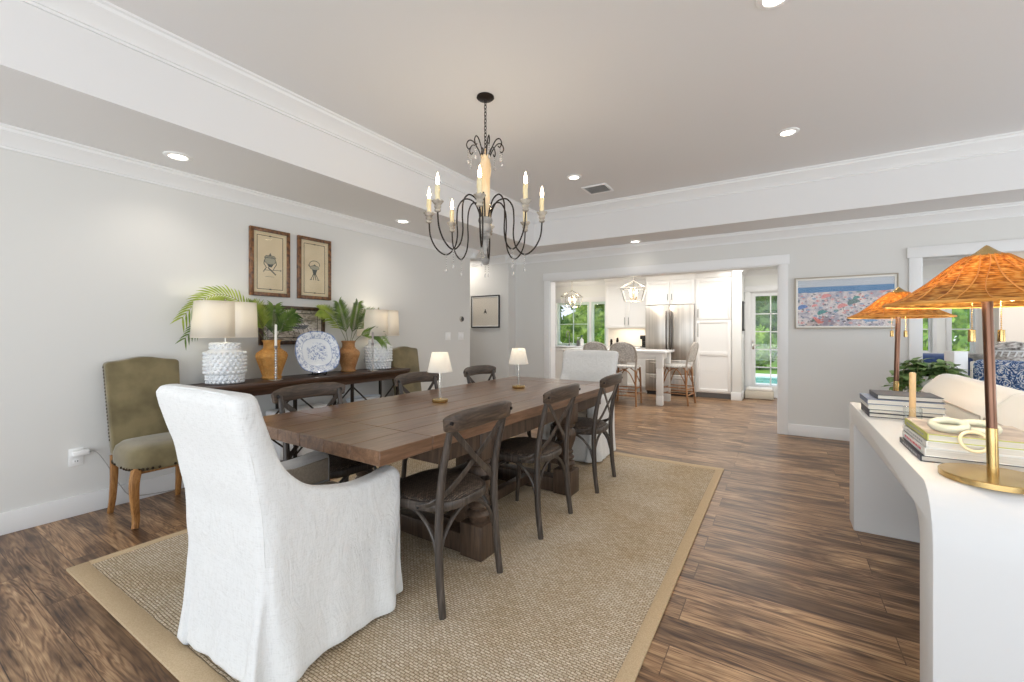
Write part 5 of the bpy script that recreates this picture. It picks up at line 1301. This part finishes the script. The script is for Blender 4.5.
t = thing('potted_ivy', 'leafy green potted ivy trailing beside the far rattan lamp pole', 'plant', (5.08, 4.90, 0.76))
m = MB(); m.lathe([(0.06, 0), (0.075, 0.004), (0.09, 0.10), (0.092, 0.11), (0.08, 0.11), (0.07, 0.08), (0, 0.08)], 24); m.build('pot', M_white, t)
r = random.Random(11); vines = MB(); lv = MB()
def ivyleaf(m, p, dr, s):
    d = Vector(dr).normalized(); sd = d.cross(Vector((0, 0, 1)))
    if sd.length < 0.1: sd = Vector((1, 0, 0))
    sd.normalize(); n = sd.cross(d); p = Vector(p)
    sh = [(0, 0), (0.42, 0.12), (0.5, 0.42), (0.30, 0.72), (0, 1.05), (-0.30, 0.72), (-0.5, 0.42), (-0.42, 0.12)]
    vs_ = [p + sd * a * s + d * b * s + n * (0.12 * s * (abs(a) - 0.2) - 0.18 * s * b * b) for a, b in sh] + [p + d * 0.5 * s - n * 0.05 * s]
    m.add(vs_, [(i, (i + 1) % 8, 8) for i in range(8)])
for k in range(40):
    a = r.uniform(0, 2 * PI); rad = r.uniform(0.08, 0.21); hh = r.uniform(0.02, 0.15); dz = r.uniform(-0.02, 0.10)
    if math.sin(a) < 0.2 and math.cos(a) < 0.5: dz = r.uniform(-0.20, 0.06)
    pts = spline([(0, 0, 0.08), (rad * 0.5 * math.cos(a), rad * 0.5 * math.sin(a), 0.09 + hh), (rad * math.cos(a), rad * math.sin(a), 0.08 + hh * 0.7), (rad * 1.15 * math.cos(a), rad * 1.15 * math.sin(a), dz)], 6)
    vines.tube(pts, 0.0022, 5)
    for i, p in enumerate(pts[4::2]):
        for q in range(2):
            b2 = r.uniform(0, 2 * PI); ivyleaf(lv, p, (math.cos(b2) + 0.7 * math.cos(a), math.sin(b2) + 0.7 * math.sin(a), r.uniform(-0.5, 0.3)), r.uniform(0.05, 0.09))
vines.build('vines', M_stem, t); lv.build('leaves', M_ivy, t, 80, recalc=False)
t = thing('candle_pedestal', 'turned grey pedestal stand between the white pillar candles', 'stand', (5.57, 5.62, TBZ))
m = MB(); m.lathe([(0.07, 0), (0.07, 0.012), (0.04, 0.03), (0.03, 0.06), (0.04, 0.09), (0.035, 0.13), (0.045, 0.17), (0.10, 0.19), (0.105, 0.21), (0.10, 0.215), (0, 0.215)], 24); m.build('turned_stand', M_grwood, t)
for (x, y, h_, r_, lab) in ((5.51, 5.50, 0.15, 0.032, 'white pillar candle left of the turned pedestal'), (5.575, 5.40, 0.15, 0.03, 'white pillar candle right of the near lamp pole')):
    m = MB(); m.lathe([(r_, 0), (r_, h_ - 0.004), (r_ * 0.8, h_), (0, h_ - 0.006)], 20); m.mi = 1; m.cyl((0, 0, h_ - 0.008), (0, 0, h_ + 0.01), 0.0015, n=6)
    c = m.build('pillar_candle', [M_wax, M_black]); c.location = (x, y, TBZ); tag(c, lab, 'candle', 'pillar candles behind the sofa')
m = MB(); m.box(-0.06, 0.06, -0.05, 0.05, 0, 0.24, 0.004); c = m.build('white_box', M_white); c.location = (5.385, 5.50, TBZ); c.rotation_euler = (0, 0, 0.5)
tag(c, 'plain white upright box beside the ivy leaves', 'box')
t = thing('pedestal_stool', 'white drum table behind the paisley armchair', 'side table', (5.86, 5.87, 0))
m = MB(); m.lathe([(0.0, 0), (0.22, 0), (0.23, 0.02), (0.23, 0.70), (0.22, 0.72), (0, 0.72)], 32); m.build('drum', M_white, t)
m = MB(); m.lathe([(0.0, 0.72), (0.25, 0.72), (0.26, 0.73), (0.26, 0.745), (0.25, 0.75), (0, 0.75)], 32); m.build('tabletop', M_white, t)
t = thing('lidded_basket', 'white woven lidded basket above the paisley armchair', 'basket', (5.86, 5.87, 0.75))
m = MB(); m.lathe([(0.13, 0), (0.15, 0.01), (0.16, 0.30), (0.165, 0.32), (0.15, 0.32), (0.14, 0.30), (0, 0.29)], 32)
m.build('basket_body', mat('white_weave', S(226, 222, 216), 0.8, c2=S(150, 140, 132), ns=40, st=(1, 1, 2)), t, 60)
m = MB()
for k in range(24):
    a = 2 * PI * k / 24; m.tube([(0.163 * math.cos(a), 0.163 * math.sin(a), 0.26), (0.168 * math.cos(a + 0.12), 0.168 * math.sin(a + 0.12), 0.315)], 0.006, 5)
m.tube([(0.167 * math.cos(2 * PI * k / 32), 0.167 * math.sin(2 * PI * k / 32), 0.312) for k in range(32)], 0.007, 6, True)
m.build('braided_rim', M_white, t)
m = MB(); m.lathe([(0.0, 0.40), (0.05, 0.392), (0.10, 0.375), (0.13, 0.35), (0.155, 0.34), (0.16, 0.325), (0, 0.325)], 32); m.build('patterned_lid', mat('grey_white_lid', S(236, 234, 230), 0.7, c2=S(96, 88, 84), ns=26), t)
t = thing('navy_sofa', 'navy blue sofa under the far living room windows', 'sofa', (6.0, 7.75, 0))
m = MB(); m.box(-0.85, 0.95, -0.4, 0.4, 0.1, 0.42, 0.04, 3); m.build('base', M_navy, t)
m = MB(); m.box(-0.85, 0.95, 0.22, 0.42, 0.3, 0.86, 0.06, 3); m.build('backrest', M_navy, t)
for x0 in (-0.68, 0.06): m = MB(); m.box(x0, x0 + 0.72, -0.42, 0.2, 0.42, 0.56, 0.05, 3); m.build('seat_cushion', M_navy, t)
for x0 in (-0.68, 0.06): m = MB(); m.box(x0, x0 + 0.72, 0.02, 0.24, 0.54, 0.95, 0.07, 3); m.build('back_cushion', M_navy, t)
for x0 in (-0.86, 0.78): m = MB(); m.box(x0, x0 + 0.17, -0.42, 0.40, 0.1, 0.64, 0.05, 3); m.build('arm', M_navy, t)
for sx in (-0.75, 0.85):
    for sy in (-0.34, 0.34): m = MB(); m.cyl((sx, sy, 0), (sx, sy, 0.11), 0.02); m.build('foot', M_oak, t)
# ------------------------------------------------------------------ kitchen
def shaker(name, x0, x1, z0, z1, y, parent, handle=None, mids=(), hz=None):
    """door facing -y at plane y; handle = x of a vertical bar pull"""
    m = MB(); f = 0.055
    m.box(x0, x0 + f, y - 0.02, y, z0, z1, 0.002); m.box(x1 - f, x1, y - 0.02, y, z0, z1, 0.002)
    m.box(x0 + f, x1 - f, y - 0.02, y, z0, z0 + f, 0.002); m.box(x0 + f, x1 - f, y - 0.02, y, z1 - f, z1, 0.002)
    for z in mids: m.box(x0 + f, x1 - f, y - 0.02, y, z - 0.04, z + 0.04, 0.002)
    m.box(x0 + f, x1 - f, y - 0.008, y, z0 + f, z1 - f)
    o = m.build(name, M_cab, parent)
    if handle is not None:
        a, b = hz; m = MB(); m.cyl((handle, y - 0.045, a), (handle, y - 0.045, b), 0.006, n=8)
        for z in (a + 0.02, b - 0.02): m.cyl((handle, y - 0.045, z), (handle, y - 0.018, z), 0.004, n=6)
        m.build('handle', M_grey, o)
    return o
# fridge
t = thing('refrigerator', 'stainless steel french door refrigerator with two freezer drawers', 'refrigerator', (2.19, 8.74, 0))
m = MB(); m.box(-0.45, 0.44, 0.0, 0.68, 0.04, 1.745, 0.004); m.build('body', M_grey, t)
for (x0, x1, hx) in ((-0.455, -0.008, -0.045), (-0.002, 0.445, 0.035)):
    m = MB(); m.box(x0, x1, -0.06, -0.003, 0.70, 1.752, 0.012, 3); dd = m.build('door', M_steel, t)
    m = MB(); m.box(hx - 0.016, hx + 0.016, -0.115, -0.09, 0.78, 1.64, 0.008); 
    for z in (0.82, 1.60): m.box(hx - 0.01, hx + 0.01, -0.095, -0.055, z - 0.015, z + 0.015)
    m.build('handle', mat('dark_steel', S(120, 114, 110), 0.25, 1.0), dd)
for (z0, z1) in ((0.415, 0.692), (0.075, 0.407)):
    m = MB(); m.box(-0.455, 0.445, -0.06, -0.003, z0, z1, 0.012, 3); dd = m.build('drawer', M_steel, t)
    m = MB(); m.box(-0.36, 0.35, -0.125, -0.10, z1 - 0.08, z1 - 0.05, 0.008)
    for x in (-0.33, 0.32): m.box(x - 0.015, x + 0.015, -0.105, -0.055, z1 - 0.078, z1 - 0.052)
    m.build('handle', M_steel, dd)
m = MB(); m.box(-0.43, 0.42, -0.02, 0.05, 0.0, 0.07); m.build('toe_grille', M_black, t)
# tall pantry
t = thing('pantry_cabinet', 'tall white shaker pantry cabinet right of the refrigerator', 'cabinet', (0, 0, 0))
m = MB(); m.box(2.65, 3.262, 8.76, 9.44, 0.10, 2.24); m.build('carcass', M_cab, t)
shaker('door', 2.665, 3.255, 1.46, 2.215, 8.76, t, 2.70, (), (1.50, 1.66)); shaker('door', 2.665, 3.255, 0.12, 1.45, 8.76, t, 2.70, (0.83,), (1.14, 1.40))
m = MB(); m.box(2.66, 3.26, 8.82, 9.3, 0.0, 0.10); m.build('toe_kick', M_grey, t)
m = MB(); m.box(2.65, 3.262, 8.74, 9.44, 2.24, 2.33, 0.004); m.box(2.63, 3.264, 8.70, 9.44, 2.33, 2.396, 0.01); m.build('crown_moulding', M_cab, t)
t = thing('upper_cabinet', 'white two door cabinet above the refrigerator', 'cabinet', (0, 0, 0))
m = MB(); m.box(1.73, 2.648, 8.76, 9.44, 1.762, 2.24); m.box(2.634, 2.648, 8.76, 9.44, 0.0, 1.762); m.box(1.722, 1.736, 8.80, 9.44, 0.0, 1.762); m.build('carcass', M_cab, t)
shaker('door', 1.74, 2.185, 1.765, 2.215, 8.76, t, 2.15, (), (1.85, 1.97)); shaker('door', 2.19, 2.635, 1.765, 2.215, 8.76, t, 2.225, (), (1.85, 1.97))
m = MB(); m.box(1.73, 2.649, 8.74, 9.44, 2.24, 2.33, 0.004); m.box(1.73, 2.629, 8.70, 9.44, 2.33, 2.396, 0.01); m.build('crown_moulding', M_cab, t)
t = thing('upper_cabinet', 'white two door wall cabinet between the kitchen window and the refrigerator', 'cabinet', (0, 0, 0))
m = MB(); m.box(0.76, 1.72, 9.10, 9.44, 1.32, 2.24); m.build('carcass', M_cab, t)
shaker('door', 0.765, 1.238, 1.325, 2.215, 9.10, t, 1.20, (), (1.38, 1.54)); shaker('door', 1.243, 1.715, 1.325, 2.215, 9.10, t, 1.28, (), (1.38, 1.54))
m = MB(); m.box(0.76, 1.72, 9.08, 9.44, 2.24, 2.33, 0.004); m.box(0.74, 1.715, 9.04, 9.44, 2.33, 2.396, 0.01); m.build('crown_moulding', M_cab, t)
light('under_cabinet_glow', 'AREA', (1.25, 9.28, 1.31), 2.5, (1.0, 0.85, 0.65), size=0.7, size_y=0.06)
for i, (x0, x1) in enumerate(((-1.30, -0.62), (-0.62, 0.50), (0.50, 1.72))):
    t = thing('base_cabinet', ('white base cabinet at the left end of the kitchen window run', 'white sink base cabinet under the kitchen window', 'white base cabinet left of the refrigerator')[i], 'cabinet', (0, 0, 0), 0, 'kitchen base cabinets')
    m = MB(); m.box(x0 + 0.001, x1 - 0.001, 8.84, 9.44, 0.10, 0.878); m.box(x0 + 0.01, x1 - 0.01, 8.90, 9.4, 0.0, 0.10); m.build('carcass', M_cab, t)
    c_ = (x0 + x1) / 2
    shaker('door', x0 + 0.01, c_ - 0.003, 0.12, 0.87, 8.84, t, c_ - 0.04, (), (0.66, 0.80)); shaker('door', c_ + 0.003, x1 - 0.01, 0.12, 0.87, 8.84, t, c_ + 0.04, (), (0.66, 0.80))
m = MB(); m.box(-1.30, 1.72, 8.80, 9.44, 0.88, 0.91, 0.004); tag(m.build('countertop', M_quartz), 'white quartz countertop under the kitchen window', 'countertop')
t = thing('kitchen_faucet', 'gooseneck faucet standing in front of the kitchen window', 'faucet', (-0.22, 9.36, 0.91))
m = MB(); m.cyl((0, 0, 0), (0, 0, 0.03), 0.022); m.tube([(0, 0, 0.02), (0, 0, 0.26)] + [(0, -0.08 + 0.08 * math.cos(a), 0.26 + 0.08 * math.sin(a)) for a in [PI * i / 10 for i in range(1, 11)]] + [(0, -0.16, 0.20)], 0.010, 8); m.build('spout', M_grey, t)
m = MB(); m.cyl((0.02, 0, 0.06), (0.07, 0, 0.09), 0.007); m.build('lever', M_grey, t)
for (x, y, s, lab, c) in ((0.12, 9.30, 1.0, 'white soap bottle with blue pump by the kitchen window', M_white), (0.02, 9.32, 0.8, 'grey soap bottle by the kitchen faucet', M_grey)):
    t = thing('soap_bottle', lab, 'bottle', (x, y, 0.91), 0, 'soap bottles at the sink')
    m = MB(); m.lathe([(0.04 * s, 0), (0.045 * s, 0.01), (0.045 * s, 0.14 * s), (0.015 * s, 0.17 * s), (0.015 * s, 0.19 * s), (0, 0.19 * s)], 16); m.build('bottle_body', c, t)
    m = MB(); m.cyl((0, 0, 0.19 * s), (0, 0, 0.23 * s), 0.007); m.box(-0.02, 0.035, -0.012, 0.012, 0.225 * s, 0.24 * s, 0.003); m.build('pump', M_navy if s == 1 else M_white, t)
for (x, y, h_, lab) in ((0.86, 9.20, 0.17, 'dark jar on the counter left of the stove wall'), (0.98, 9.25, 0.20, 'small dark pepper mill on the counter under the wall cabinet'), (1.62, 9.10, 0.24, 'black coffee maker beside the refrigerator')):
    if h_ < 0.22:
        m = MB(); m.lathe([(0.03, 0), (0.032, 0.01), (0.024, h_ * 0.5), (0.03, h_ * 0.7), (0.02, h_ * 0.85), (0.024, h_ * 0.93), (0, h_)], 16); o = m.build('pepper_mill' if h_ > 0.18 else 'spice_jar', M_iron); cat = 'mill' if h_ > 0.18 else 'jar'
        o.location = (x, y, 0.91); tag(o, lab if h_ > 0.18 else 'small dark jar on the counter beside the pepper mill', cat)
    else:
        t = thing('coffee_maker', lab, 'coffee maker', (x, y, 0.91)); m = MB(); m.box(-0.08, 0.08, 0.04, 0.12, 0, h_, 0.008); m.box(-0.08, 0.08, -0.10, 0.12, h_ - 0.07, h_ + 0.01, 0.008); m.box(-0.08, 0.08, -0.10, 0.12, 0, 0.02, 0.004); m.build('body', M_black, t)
        m = MB(); m.lathe([(0.04, 0.02), (0.055, 0.03), (0.055, 0.10), (0.04, 0.13), (0, 0.13)], 16, (0, -0.03, 0)); m.build('carafe', M_cglass, t)

# island
t = thing('kitchen_island', 'white island table with square turned legs and pale stone top', 'island', (1.475, 7.75, 0))
m = MB(); m.box(-0.93, 0.93, -0.36, 0.36, 0.875, 0.915, 0.005); m.build('stone_top', M_quartz, t)
m = MB(); m.box(-0.84, 0.84, -0.29, 0.29, 0.77, 0.874, 0.003); m.build('apron', M_cab, t)
for sx in (-0.84, 0.82):
    for sy in (-0.27, 0.27):
        m = MB(); 
        for (z0, z1, w) in ((0.0, 0.15, 0.054), (0.15, 0.165, 0.047), (0.165, 0.62, 0.051), (0.62, 0.635, 0.045), (0.635, 0.874, 0.056)): m.box(sx - w, sx + w, sy - w, sy + w, z0, z1, 0.004)
        m.build('leg', M_cab, t)
m = MB(); m.box(-0.78, 0.10, -0.05, 0.28, 0.08, 0.77, 0.004); m.build('storage_base', M_cab, t)
# stools
M_sw = mat('woven_white_back', S(228, 224, 216), 0.7, c2=S(176, 170, 164), ns=60)
M_hoop = wood('pale_cane', S(150, 138, 126), S(190, 180, 168), S(218, 210, 200), 'z', 1.0, 0.45)
def make_stool():
    t = thing('rattan_counter_stool', 'x', 'stool')   # faces +y
    for s in (-1, 1):
        m = MB(); m.tube([(s * 0.205, 0.20, 0), (s * 0.185, 0.175, 0.63)], 0.016, 8); m.build('front_leg', M_rattank, t)
        m = MB(); m.tube(spline([(s * 0.215, -0.24, 0), (s * 0.195, -0.195, 0.40), (s * 0.190, -0.19, 0.63)], 4), 0.016, 8); m.build('rear_leg', M_rattank, t)
    m = MB(); m.ring_loft([[(x * 0.92, y * 0.9, 0.63) for x, y, _ in seat_outline(1, 0)], [(x, y, 0.635) for x, y, _ in seat_outline(1, 0)], [(x, y, 0.655) for x, y, _ in seat_outline(1, 0)], [(x * 0.9, y * 0.9, 0.668) for x, y, _ in seat_outline(1, 0)]]); m.build('seat', M_sw, t, 60)
    hoop = spline([(-0.19, -0.195, 0.60), (-0.215, -0.225, 0.75), (-0.215, -0.262, 0.90), (-0.16, -0.292, 1.01), (0, -0.305, 1.055), (0.16, -0.292, 1.01), (0.215, -0.262, 0.90), (0.215, -0.225, 0.75), (0.19, -0.195, 0.60)], 6)
    m = MB(); m.tube(hoop, 0.016, 8); m.build('back_hoop', M_hoop, t)
    m = MB(); n = len(hoop)
    half = n // 2
    def bk(u, v):
        a = hoop[int(round(u * half))]; b = hoop[n - 1 - int(round(u * half))]
        p = a.lerp(b, v); p = Vector(p); p.y -= 0.02 * math.sin(PI * v); p.z = max(p.z, 0.735); return p
    m.grid(bk, half, 6); o = m.build('woven_back', M_sw, t, 80); md = o.modifiers.new('solid', 'SOLIDIFY'); md.thickness = 0.006
    m = MB()
    for z in (0.17, 0.27):
        k = 1 - 0.12 * z / 0.65; a, b = 0.205 * k, 0.215 * k
        m.tube([(-a, 0.195, z), (a, 0.195, z)], 0.010, 6); m.tube([(-b, -0.22, z), (b, -0.22, z)], 0.010, 6)
        for s in (-1, 1): m.tube([(s * a, 0.195, z + 0.02), (s * b, -0.22, z + 0.02)], 0.010, 6)
    m.build('stretchers', M_rattank, t)
    m = MB()
    for s in (-1, 1):
        m.tube(spline([(s * 0.20, -0.21, 0.34), (s * 0.10, -0.20, 0.54), (0, -0.195, 0.60), (-s * 0.02, -0.195, 0.60)], 5), 0.009, 6)
        m.tube(spline([(s * 0.195, 0.185, 0.34), (s * 0.10, 0.18, 0.54), (0, 0.178, 0.61)], 5), 0.009, 6)
        m.tube(spline([(s * 0.20, -0.20, 0.34), (s * 0.195, -0.10, 0.54), (s * 0.19, 0.0, 0.61), (s * 0.195, 0.10, 0.54), (s * 0.195, 0.18, 0.34)], 5), 0.009, 6)
    m.build('bent_braces', M_rattank, t)
    return t
so = make_stool(); st = []
gs = 'rattan counter stools around the island'
for (x, y, rz, lab) in ((1.775, 7.33, 0.06, 'rattan counter stool with its woven back to the dining room, nearest the island corner leg'),
                        (2.50, 7.86, PI / 2 - 0.1, 'rattan counter stool seen from the side at the right end of the island'),
                        (1.31, 7.33, 0.0, 'rattan counter stool at the island, only its arched top showing above the far white armchair')):
    place(so, st, (x, y, 0), rz, lab, gs)
# lantern pendants
def make_lantern():
    t = thing('lantern_pendant', 'x', 'pendant light')
    m = MB(); m.lathe([(0.0, 0), (0.065, 0), (0.065, -0.015), (0.02, -0.025), (0, -0.025)], 20); m.build('canopy', M_chrome, t)
    m = MB(); m.cyl((0, 0, -0.02), (0, 0, -0.335), 0.006, n=8); m.build('rod', M_chrome, t)
    m = MB(); A = (0.105, -0.335); B_ = (0.205, -0.39); Cc = (0.145, -0.615); r = 0.0065
    cn = [(1, 1), (-1, 1), (-1, -1), (1, -1)]
    for i, (sx, sy) in enumerate(cn):
        nx = cn[(i + 1) % 4]
        m.tube([(0, 0, -0.25), (sx * B_[0], sy * B_[0], B_[1])], r * 0.8, 6)
        m.tube([(sx * B_[0], sy * B_[0], B_[1]), (sx * Cc[0], sy * Cc[0], Cc[1])], r, 6)
        for (q, z) in (B_, Cc): m.tube([(sx * q, sy * q, z), (nx[0] * q, nx[1] * q, z)], r, 6)
    m.build('cage', M_chrome, t)
    m = MB(); m.cyl((0, 0, -0.33), (0, 0, -0.58), 0.006, n=8)
    for i in range(4):
        a = PI / 4 + PI / 2 * i; m.tube(spline([(0, 0, -0.575), (0.05 * math.cos(a), 0.05 * math.sin(a), -0.585), (0.075 * math.cos(a), 0.075 * math.sin(a), -0.545)], 4), 0.005, 6)
    m.build('candle_cluster', M_brass, t)
    for i in range(4):
        a = PI / 4 + PI / 2 * i; c = (0.075 * math.cos(a), 0.075 * math.sin(a), 0)
        m = MB(); m.lathe([(0.011, -0.545), (0.011, -0.475), (0, -0.475)], 10, c); sl_ = m.build('candle_sleeve', M_wax, t)
        m = MB(); m.lathe([(0.008, -0.475), (0.013, -0.455), (0.008, -0.43), (0.001, -0.415)], 10, c); m.build('bulb', M_flame, sl_)
    return t
la = make_lantern(); st = []
place(la, st, (1.78, 7.72, KZ), 0.2, 'open cage lantern pendant hanging in front of the wall cabinet', 'lantern pendants in the kitchen')
place(la, st, (0.10, 8.80, KZ), 0.2, 'open cage lantern pendant hanging in front of the kitchen window', 'lantern pendants in the kitchen')
for o in st: light('pendant_light', 'POINT', (0, 0, -0.44), 6, (1.0, 0.90, 0.76), size=0.06, parent=o)
t = thing('black_wall_panel', 'narrow dark framed panel on the wall stub facing the glass door', 'picture', (3.421, 9.08, 1.52))
m = MB(); m.box(0, 0.025, -0.20, 0.20, -0.27, 0.27, 0.004); m.build('frame', M_black, t); m = MB(); m.box(0.024, 0.027, -0.17, 0.17, -0.24, 0.24); m.build('dark_face', mat('dark_glass', S(44, 52, 62), 0.15), t)
t = thing('light_switch', 'white switch plate on the kitchen wall stub below the dark panel', 'light switch', (3.421, 8.98, 1.12)); m = MB(); m.box(0, 0.006, -0.04, 0.04, -0.06, 0.06, 0.002); m.build('cover_plate', M_plastic, t); m = MB(); m.box(0.006, 0.011, -0.015, 0.015, -0.03, 0.03, 0.002); m.build('rocker', M_white, t)
t = thing('floor_bench', 'low beige cushioned box on the floor by the glass door', 'bench', (3.67, 9.24, 0))
m = MB(); m.box(-0.22, 0.24, -0.15, 0.15, 0, 0.15, 0.02); m.build('box_base', mat('beige_box', S(214, 206, 190), 0.8), t); m = MB(); m.box(-0.20, 0.22, -0.14, 0.14, 0.15, 0.20, 0.02, 3); m.build('cushion', M_sofa, t)

# ------------------------------------------------------------------ outside
m = MB(); m.box(-14, 30, 9.6, 60, -0.20, -0.14); o = m.build('lawn', M_lawn); o['kind'] = 'structure'
m = MB(); m.box(-14, 30, 9.6, 14.6, -0.14, -0.06); o = m.build('patio', M_patio); o['kind'] = 'structure'
t = thing('swimming_pool', 'turquoise swimming pool with pale stone coping beyond the glass door', 'pool', (3.4, 13.2, -0.06))
m = MB(); 
for (a, b, c, d) in ((-4, 2.5, -1.5, -1.2), (-4, 2.5, 1.2, 1.5), (-4, -3.7, -1.2, 1.2), (2.2, 2.5, -1.2, 1.2)): m.box(a, b, c, d, -0.04, 0.06, 0.01)
m.build('coping', mat('coping_stone', S(228, 224, 216), 0.8), t)
m = MB(); m.box(-3.7, 2.2, -1.2, 1.2, -0.02, 0.015); m.build('water', M_water, t)
rt = random.Random(5)
def leafquad(m, p, s, r):
    a = Vector((r.gauss(0, 1), r.gauss(0, 1), r.gauss(0, 1))).normalized(); b = a.cross(Vector((r.gauss(0, 1), r.gauss(0, 1), r.gauss(0, 1)))).normalized()
    p = Vector(p); m.add([p - a * s, p + b * s * 0.45 + a * 0.1 * s, p + a * s, p - b * s * 0.45 + a * 0.1 * s], [(0, 1, 2, 3)])
def lump(m, c, r, sc=(1, 1, 1)):
    b2 = bmesh.new(); bmesh.ops.create_icosphere(b2, subdivisions=3, radius=1)
    p = [rt.uniform(0, 6) for _ in range(4)]
    for v in b2.verts:
        q = v.co; k = r * (1 + 0.16 * math.sin(5 * q.x + p[0]) * math.sin(6 * q.y + p[1]) + 0.12 * math.sin(9 * q.z + p[2]) * math.sin(8 * q.x + p[3]))
        v.co = Vector((c[0] + q.x * k * sc[0], c[1] + q.y * k * sc[1], c[2] + q.z * k * sc[2]))
    m.frombm(b2)
def tree(x, y, h_, cr, label, m_, n=900, bark=M_bark, ls=0.16, lowest=0.35):
    t = thing('garden_tree', label, 'tree', (x, y, -0.14), 0, 'garden trees behind the house')
    m = MB(); m.tube(spline([(0, 0, 0), (0.05 * h_, 0.03, h_ * 0.4), (0, 0, h_ * 0.8)], 5), [0.16 - 0.009 * i for i in range(11)], 8); 
    for k in range(4):
        a = k * 1.6; m.tube([(0.03 * h_, 0, h_ * 0.45), (cr * 0.6 * math.cos(a), cr * 0.6 * math.sin(a), h_ * 0.75)], [0.07, 0.02], 6)
    m.build('trunk', bark, t)
    m = MB(); cl = [(rt.uniform(-0.6, 0.6) * cr, rt.uniform(-0.6, 0.6) * cr, h_ * rt.uniform(lowest + 0.1, 0.95), cr * rt.uniform(0.30, 0.55)) for _ in range(14)]
    for i in range(n):
        c = cl[i % 14]; v = Vector((rt.gauss(0, 1), rt.gauss(0, 1), rt.gauss(0, 0.8))).normalized() * c[3] * rt.uniform(0.6, 1.0)
        leafquad(m, (c[0] + v.x, c[1] + v.y, c[2] + v.z), ls * rt.uniform(0.7, 1.3), rt)
    for c in cl: lump(m, c, c[3] * 0.72)
    m.build('crown', m_, t, recalc=False, smooth=False)
def hedge(x, y, w, d, h_, label, m_, n=700):
    t = thing('garden_shrub', label, 'shrub', (x, y, -0.14), 0, 'garden shrubs')
    m = MB()
    for k in range(5): m.tube([(w * rt.uniform(-0.2, 0.2), 0, 0), (w * rt.uniform(-0.4, 0.4), d * rt.uniform(-0.3, 0.3), h_ * 0.7)], [0.03, 0.01], 5)
    m.build('stems', M_bark, t); m = MB()
    for i in range(n):
        v = Vector((rt.gauss(0, 1), rt.gauss(0, 1), rt.gauss(0, 1))).normalized() * rt.uniform(0.75, 1.0)
        leafquad(m, (v.x * w / 2, v.y * d / 2, h_ * 0.52 + v.z * h_ * 0.5), 0.10 * rt.uniform(0.7, 1.3), rt)
    lump(m, (0, 0, h_ * 0.5), 0.86, (w / 2, d / 2, h_ * 0.5))
    m.build('foliage', m_, t, recalc=False, smooth=False)
def palm(x, y, h_, label, nf=14, L_=1.9):
    t = thing('palm_tree', label, 'palm tree', (x, y, -0.14), 0, 'palms in the garden')
    m = MB(); m.tube(spline([(0, 0, 0), (0.08, 0, h_ * 0.5), (0.05, 0.05, h_)], 8), [0.15 - 0.003 * i for i in range(17)], 8); m.build('trunk', M_bark, t)
    m = MB()
    for k in range(nf):
        a = 2 * PI * k / nf + rt.uniform(-0.2, 0.2); up = rt.uniform(0.2, 1.0)
        P0 = Vector((0.05, 0.05, h_)); d = Vector((math.cos(a), math.sin(a), 0)); pts = [P0 + d * L_ * u + Vector((0, 0, L_ * (up * u - 1.25 * u * u))) for u in [i / 10 for i in range(11)]]
        m.tube(pts, [0.02 - 0.0015 * i for i in range(11)], 4); sd = d.cross(Vector((0, 0, 1)))
        for i in range(1, 11):
            for s in (-1, 1):
                for q in (0, 0.5):
                    p = pts[i].lerp(pts[i - 1], q); e = p + sd * s * 0.5 + d * 0.25 - Vector((0, 0, 0.28)); w = d * 0.035
                    m.add([p - w, p + w, e], [(0, 1, 2)])
    m.build('crown', M_tree, t, recalc=False, smooth=False)
for a in ((-10.5, 26, 5.0, 3.0, 'broad green tree seen through the left sash of the kitchen window', M_tree, 1600), (-4.6, 25.5, 4.6, 2.8, 'sunlit tree behind the middle of the kitchen window', M_tree, 1600), (0.2, 26, 6.6, 2.6, 'tall dark tree behind the right sash of the kitchen window', M_tree2, 1500), (-15.5, 33, 6.0, 3.2, 'distant dark tree at the left edge of the kitchen window', M_tree2, 1200),
          (3.0, 32, 5.4, 2.4, 'rounded tree beyond the pool, left of the palm', M_tree2, 1500), (9.6, 33, 6.6, 3.0, 'dark green tree rising right of the palm beyond the pool', M_tree2, 1600), (10.6, 22, 5.5, 2.6, 'leafy tree beyond the pool outside the living room', M_tree, 1500), (7.25, 15.6, 4.2, 1.5, 'bright leafy tree close outside the narrow living room window', M_hedge, 1500), (9.9, 18.9, 4.8, 1.7, 'bright leafy tree outside the wider living room window', M_hedge, 1500)): tree(*a, lowest=0.2)
palm(4.05, 21.5, 3.3, 'palm tree with arching crown beyond the pool, framed by the glass door')
palm(-1.2, 15.8, 3.6, 'slim palm with pale trunk in the kitchen window', 12, 1.5)
for a in ((-4.2, 15.0, 2.1, 1.4, 1.7, 'rounded light green shrub at the bottom of the kitchen window', M_hedge), (-1.7, 17.6, 2.0, 1.3, 1.9, 'light green shrub at the bottom right of the kitchen window', M_hedge), (-6.9, 17.2, 2.2, 1.4, 2.2, 'green shrub at the left of the kitchen window', M_tree), (-3.9, 20.0, 4.0, 1.6, 2.6, 'wide green shrub under the sunlit tree behind the kitchen window', M_tree), (0.6, 19.5, 2.6, 1.6, 2.6, 'dense dark shrub left of the pool view', M_tree2),
          (3.1, 18.0, 1.8, 1.2, 1.6, 'bright shrub behind the pool, left in the glass door', M_hedge), (5.1, 18.2, 1.9, 1.2, 1.5, 'bright shrub behind the pool, right in the glass door', M_hedge), (4.6, 25.2, 5.0, 2.0, 3.0, 'wide dark shrub far behind the palm beyond the pool', M_tree2), (6.55, 12.3, 0.9, 0.9, 1.5, 'light green shrub just outside the narrow living room window', M_hedge, 500), (7.55, 12.7, 1.0, 0.9, 1.6, 'light green shrub just outside the wider living room window', M_hedge, 500)): hedge(*a)
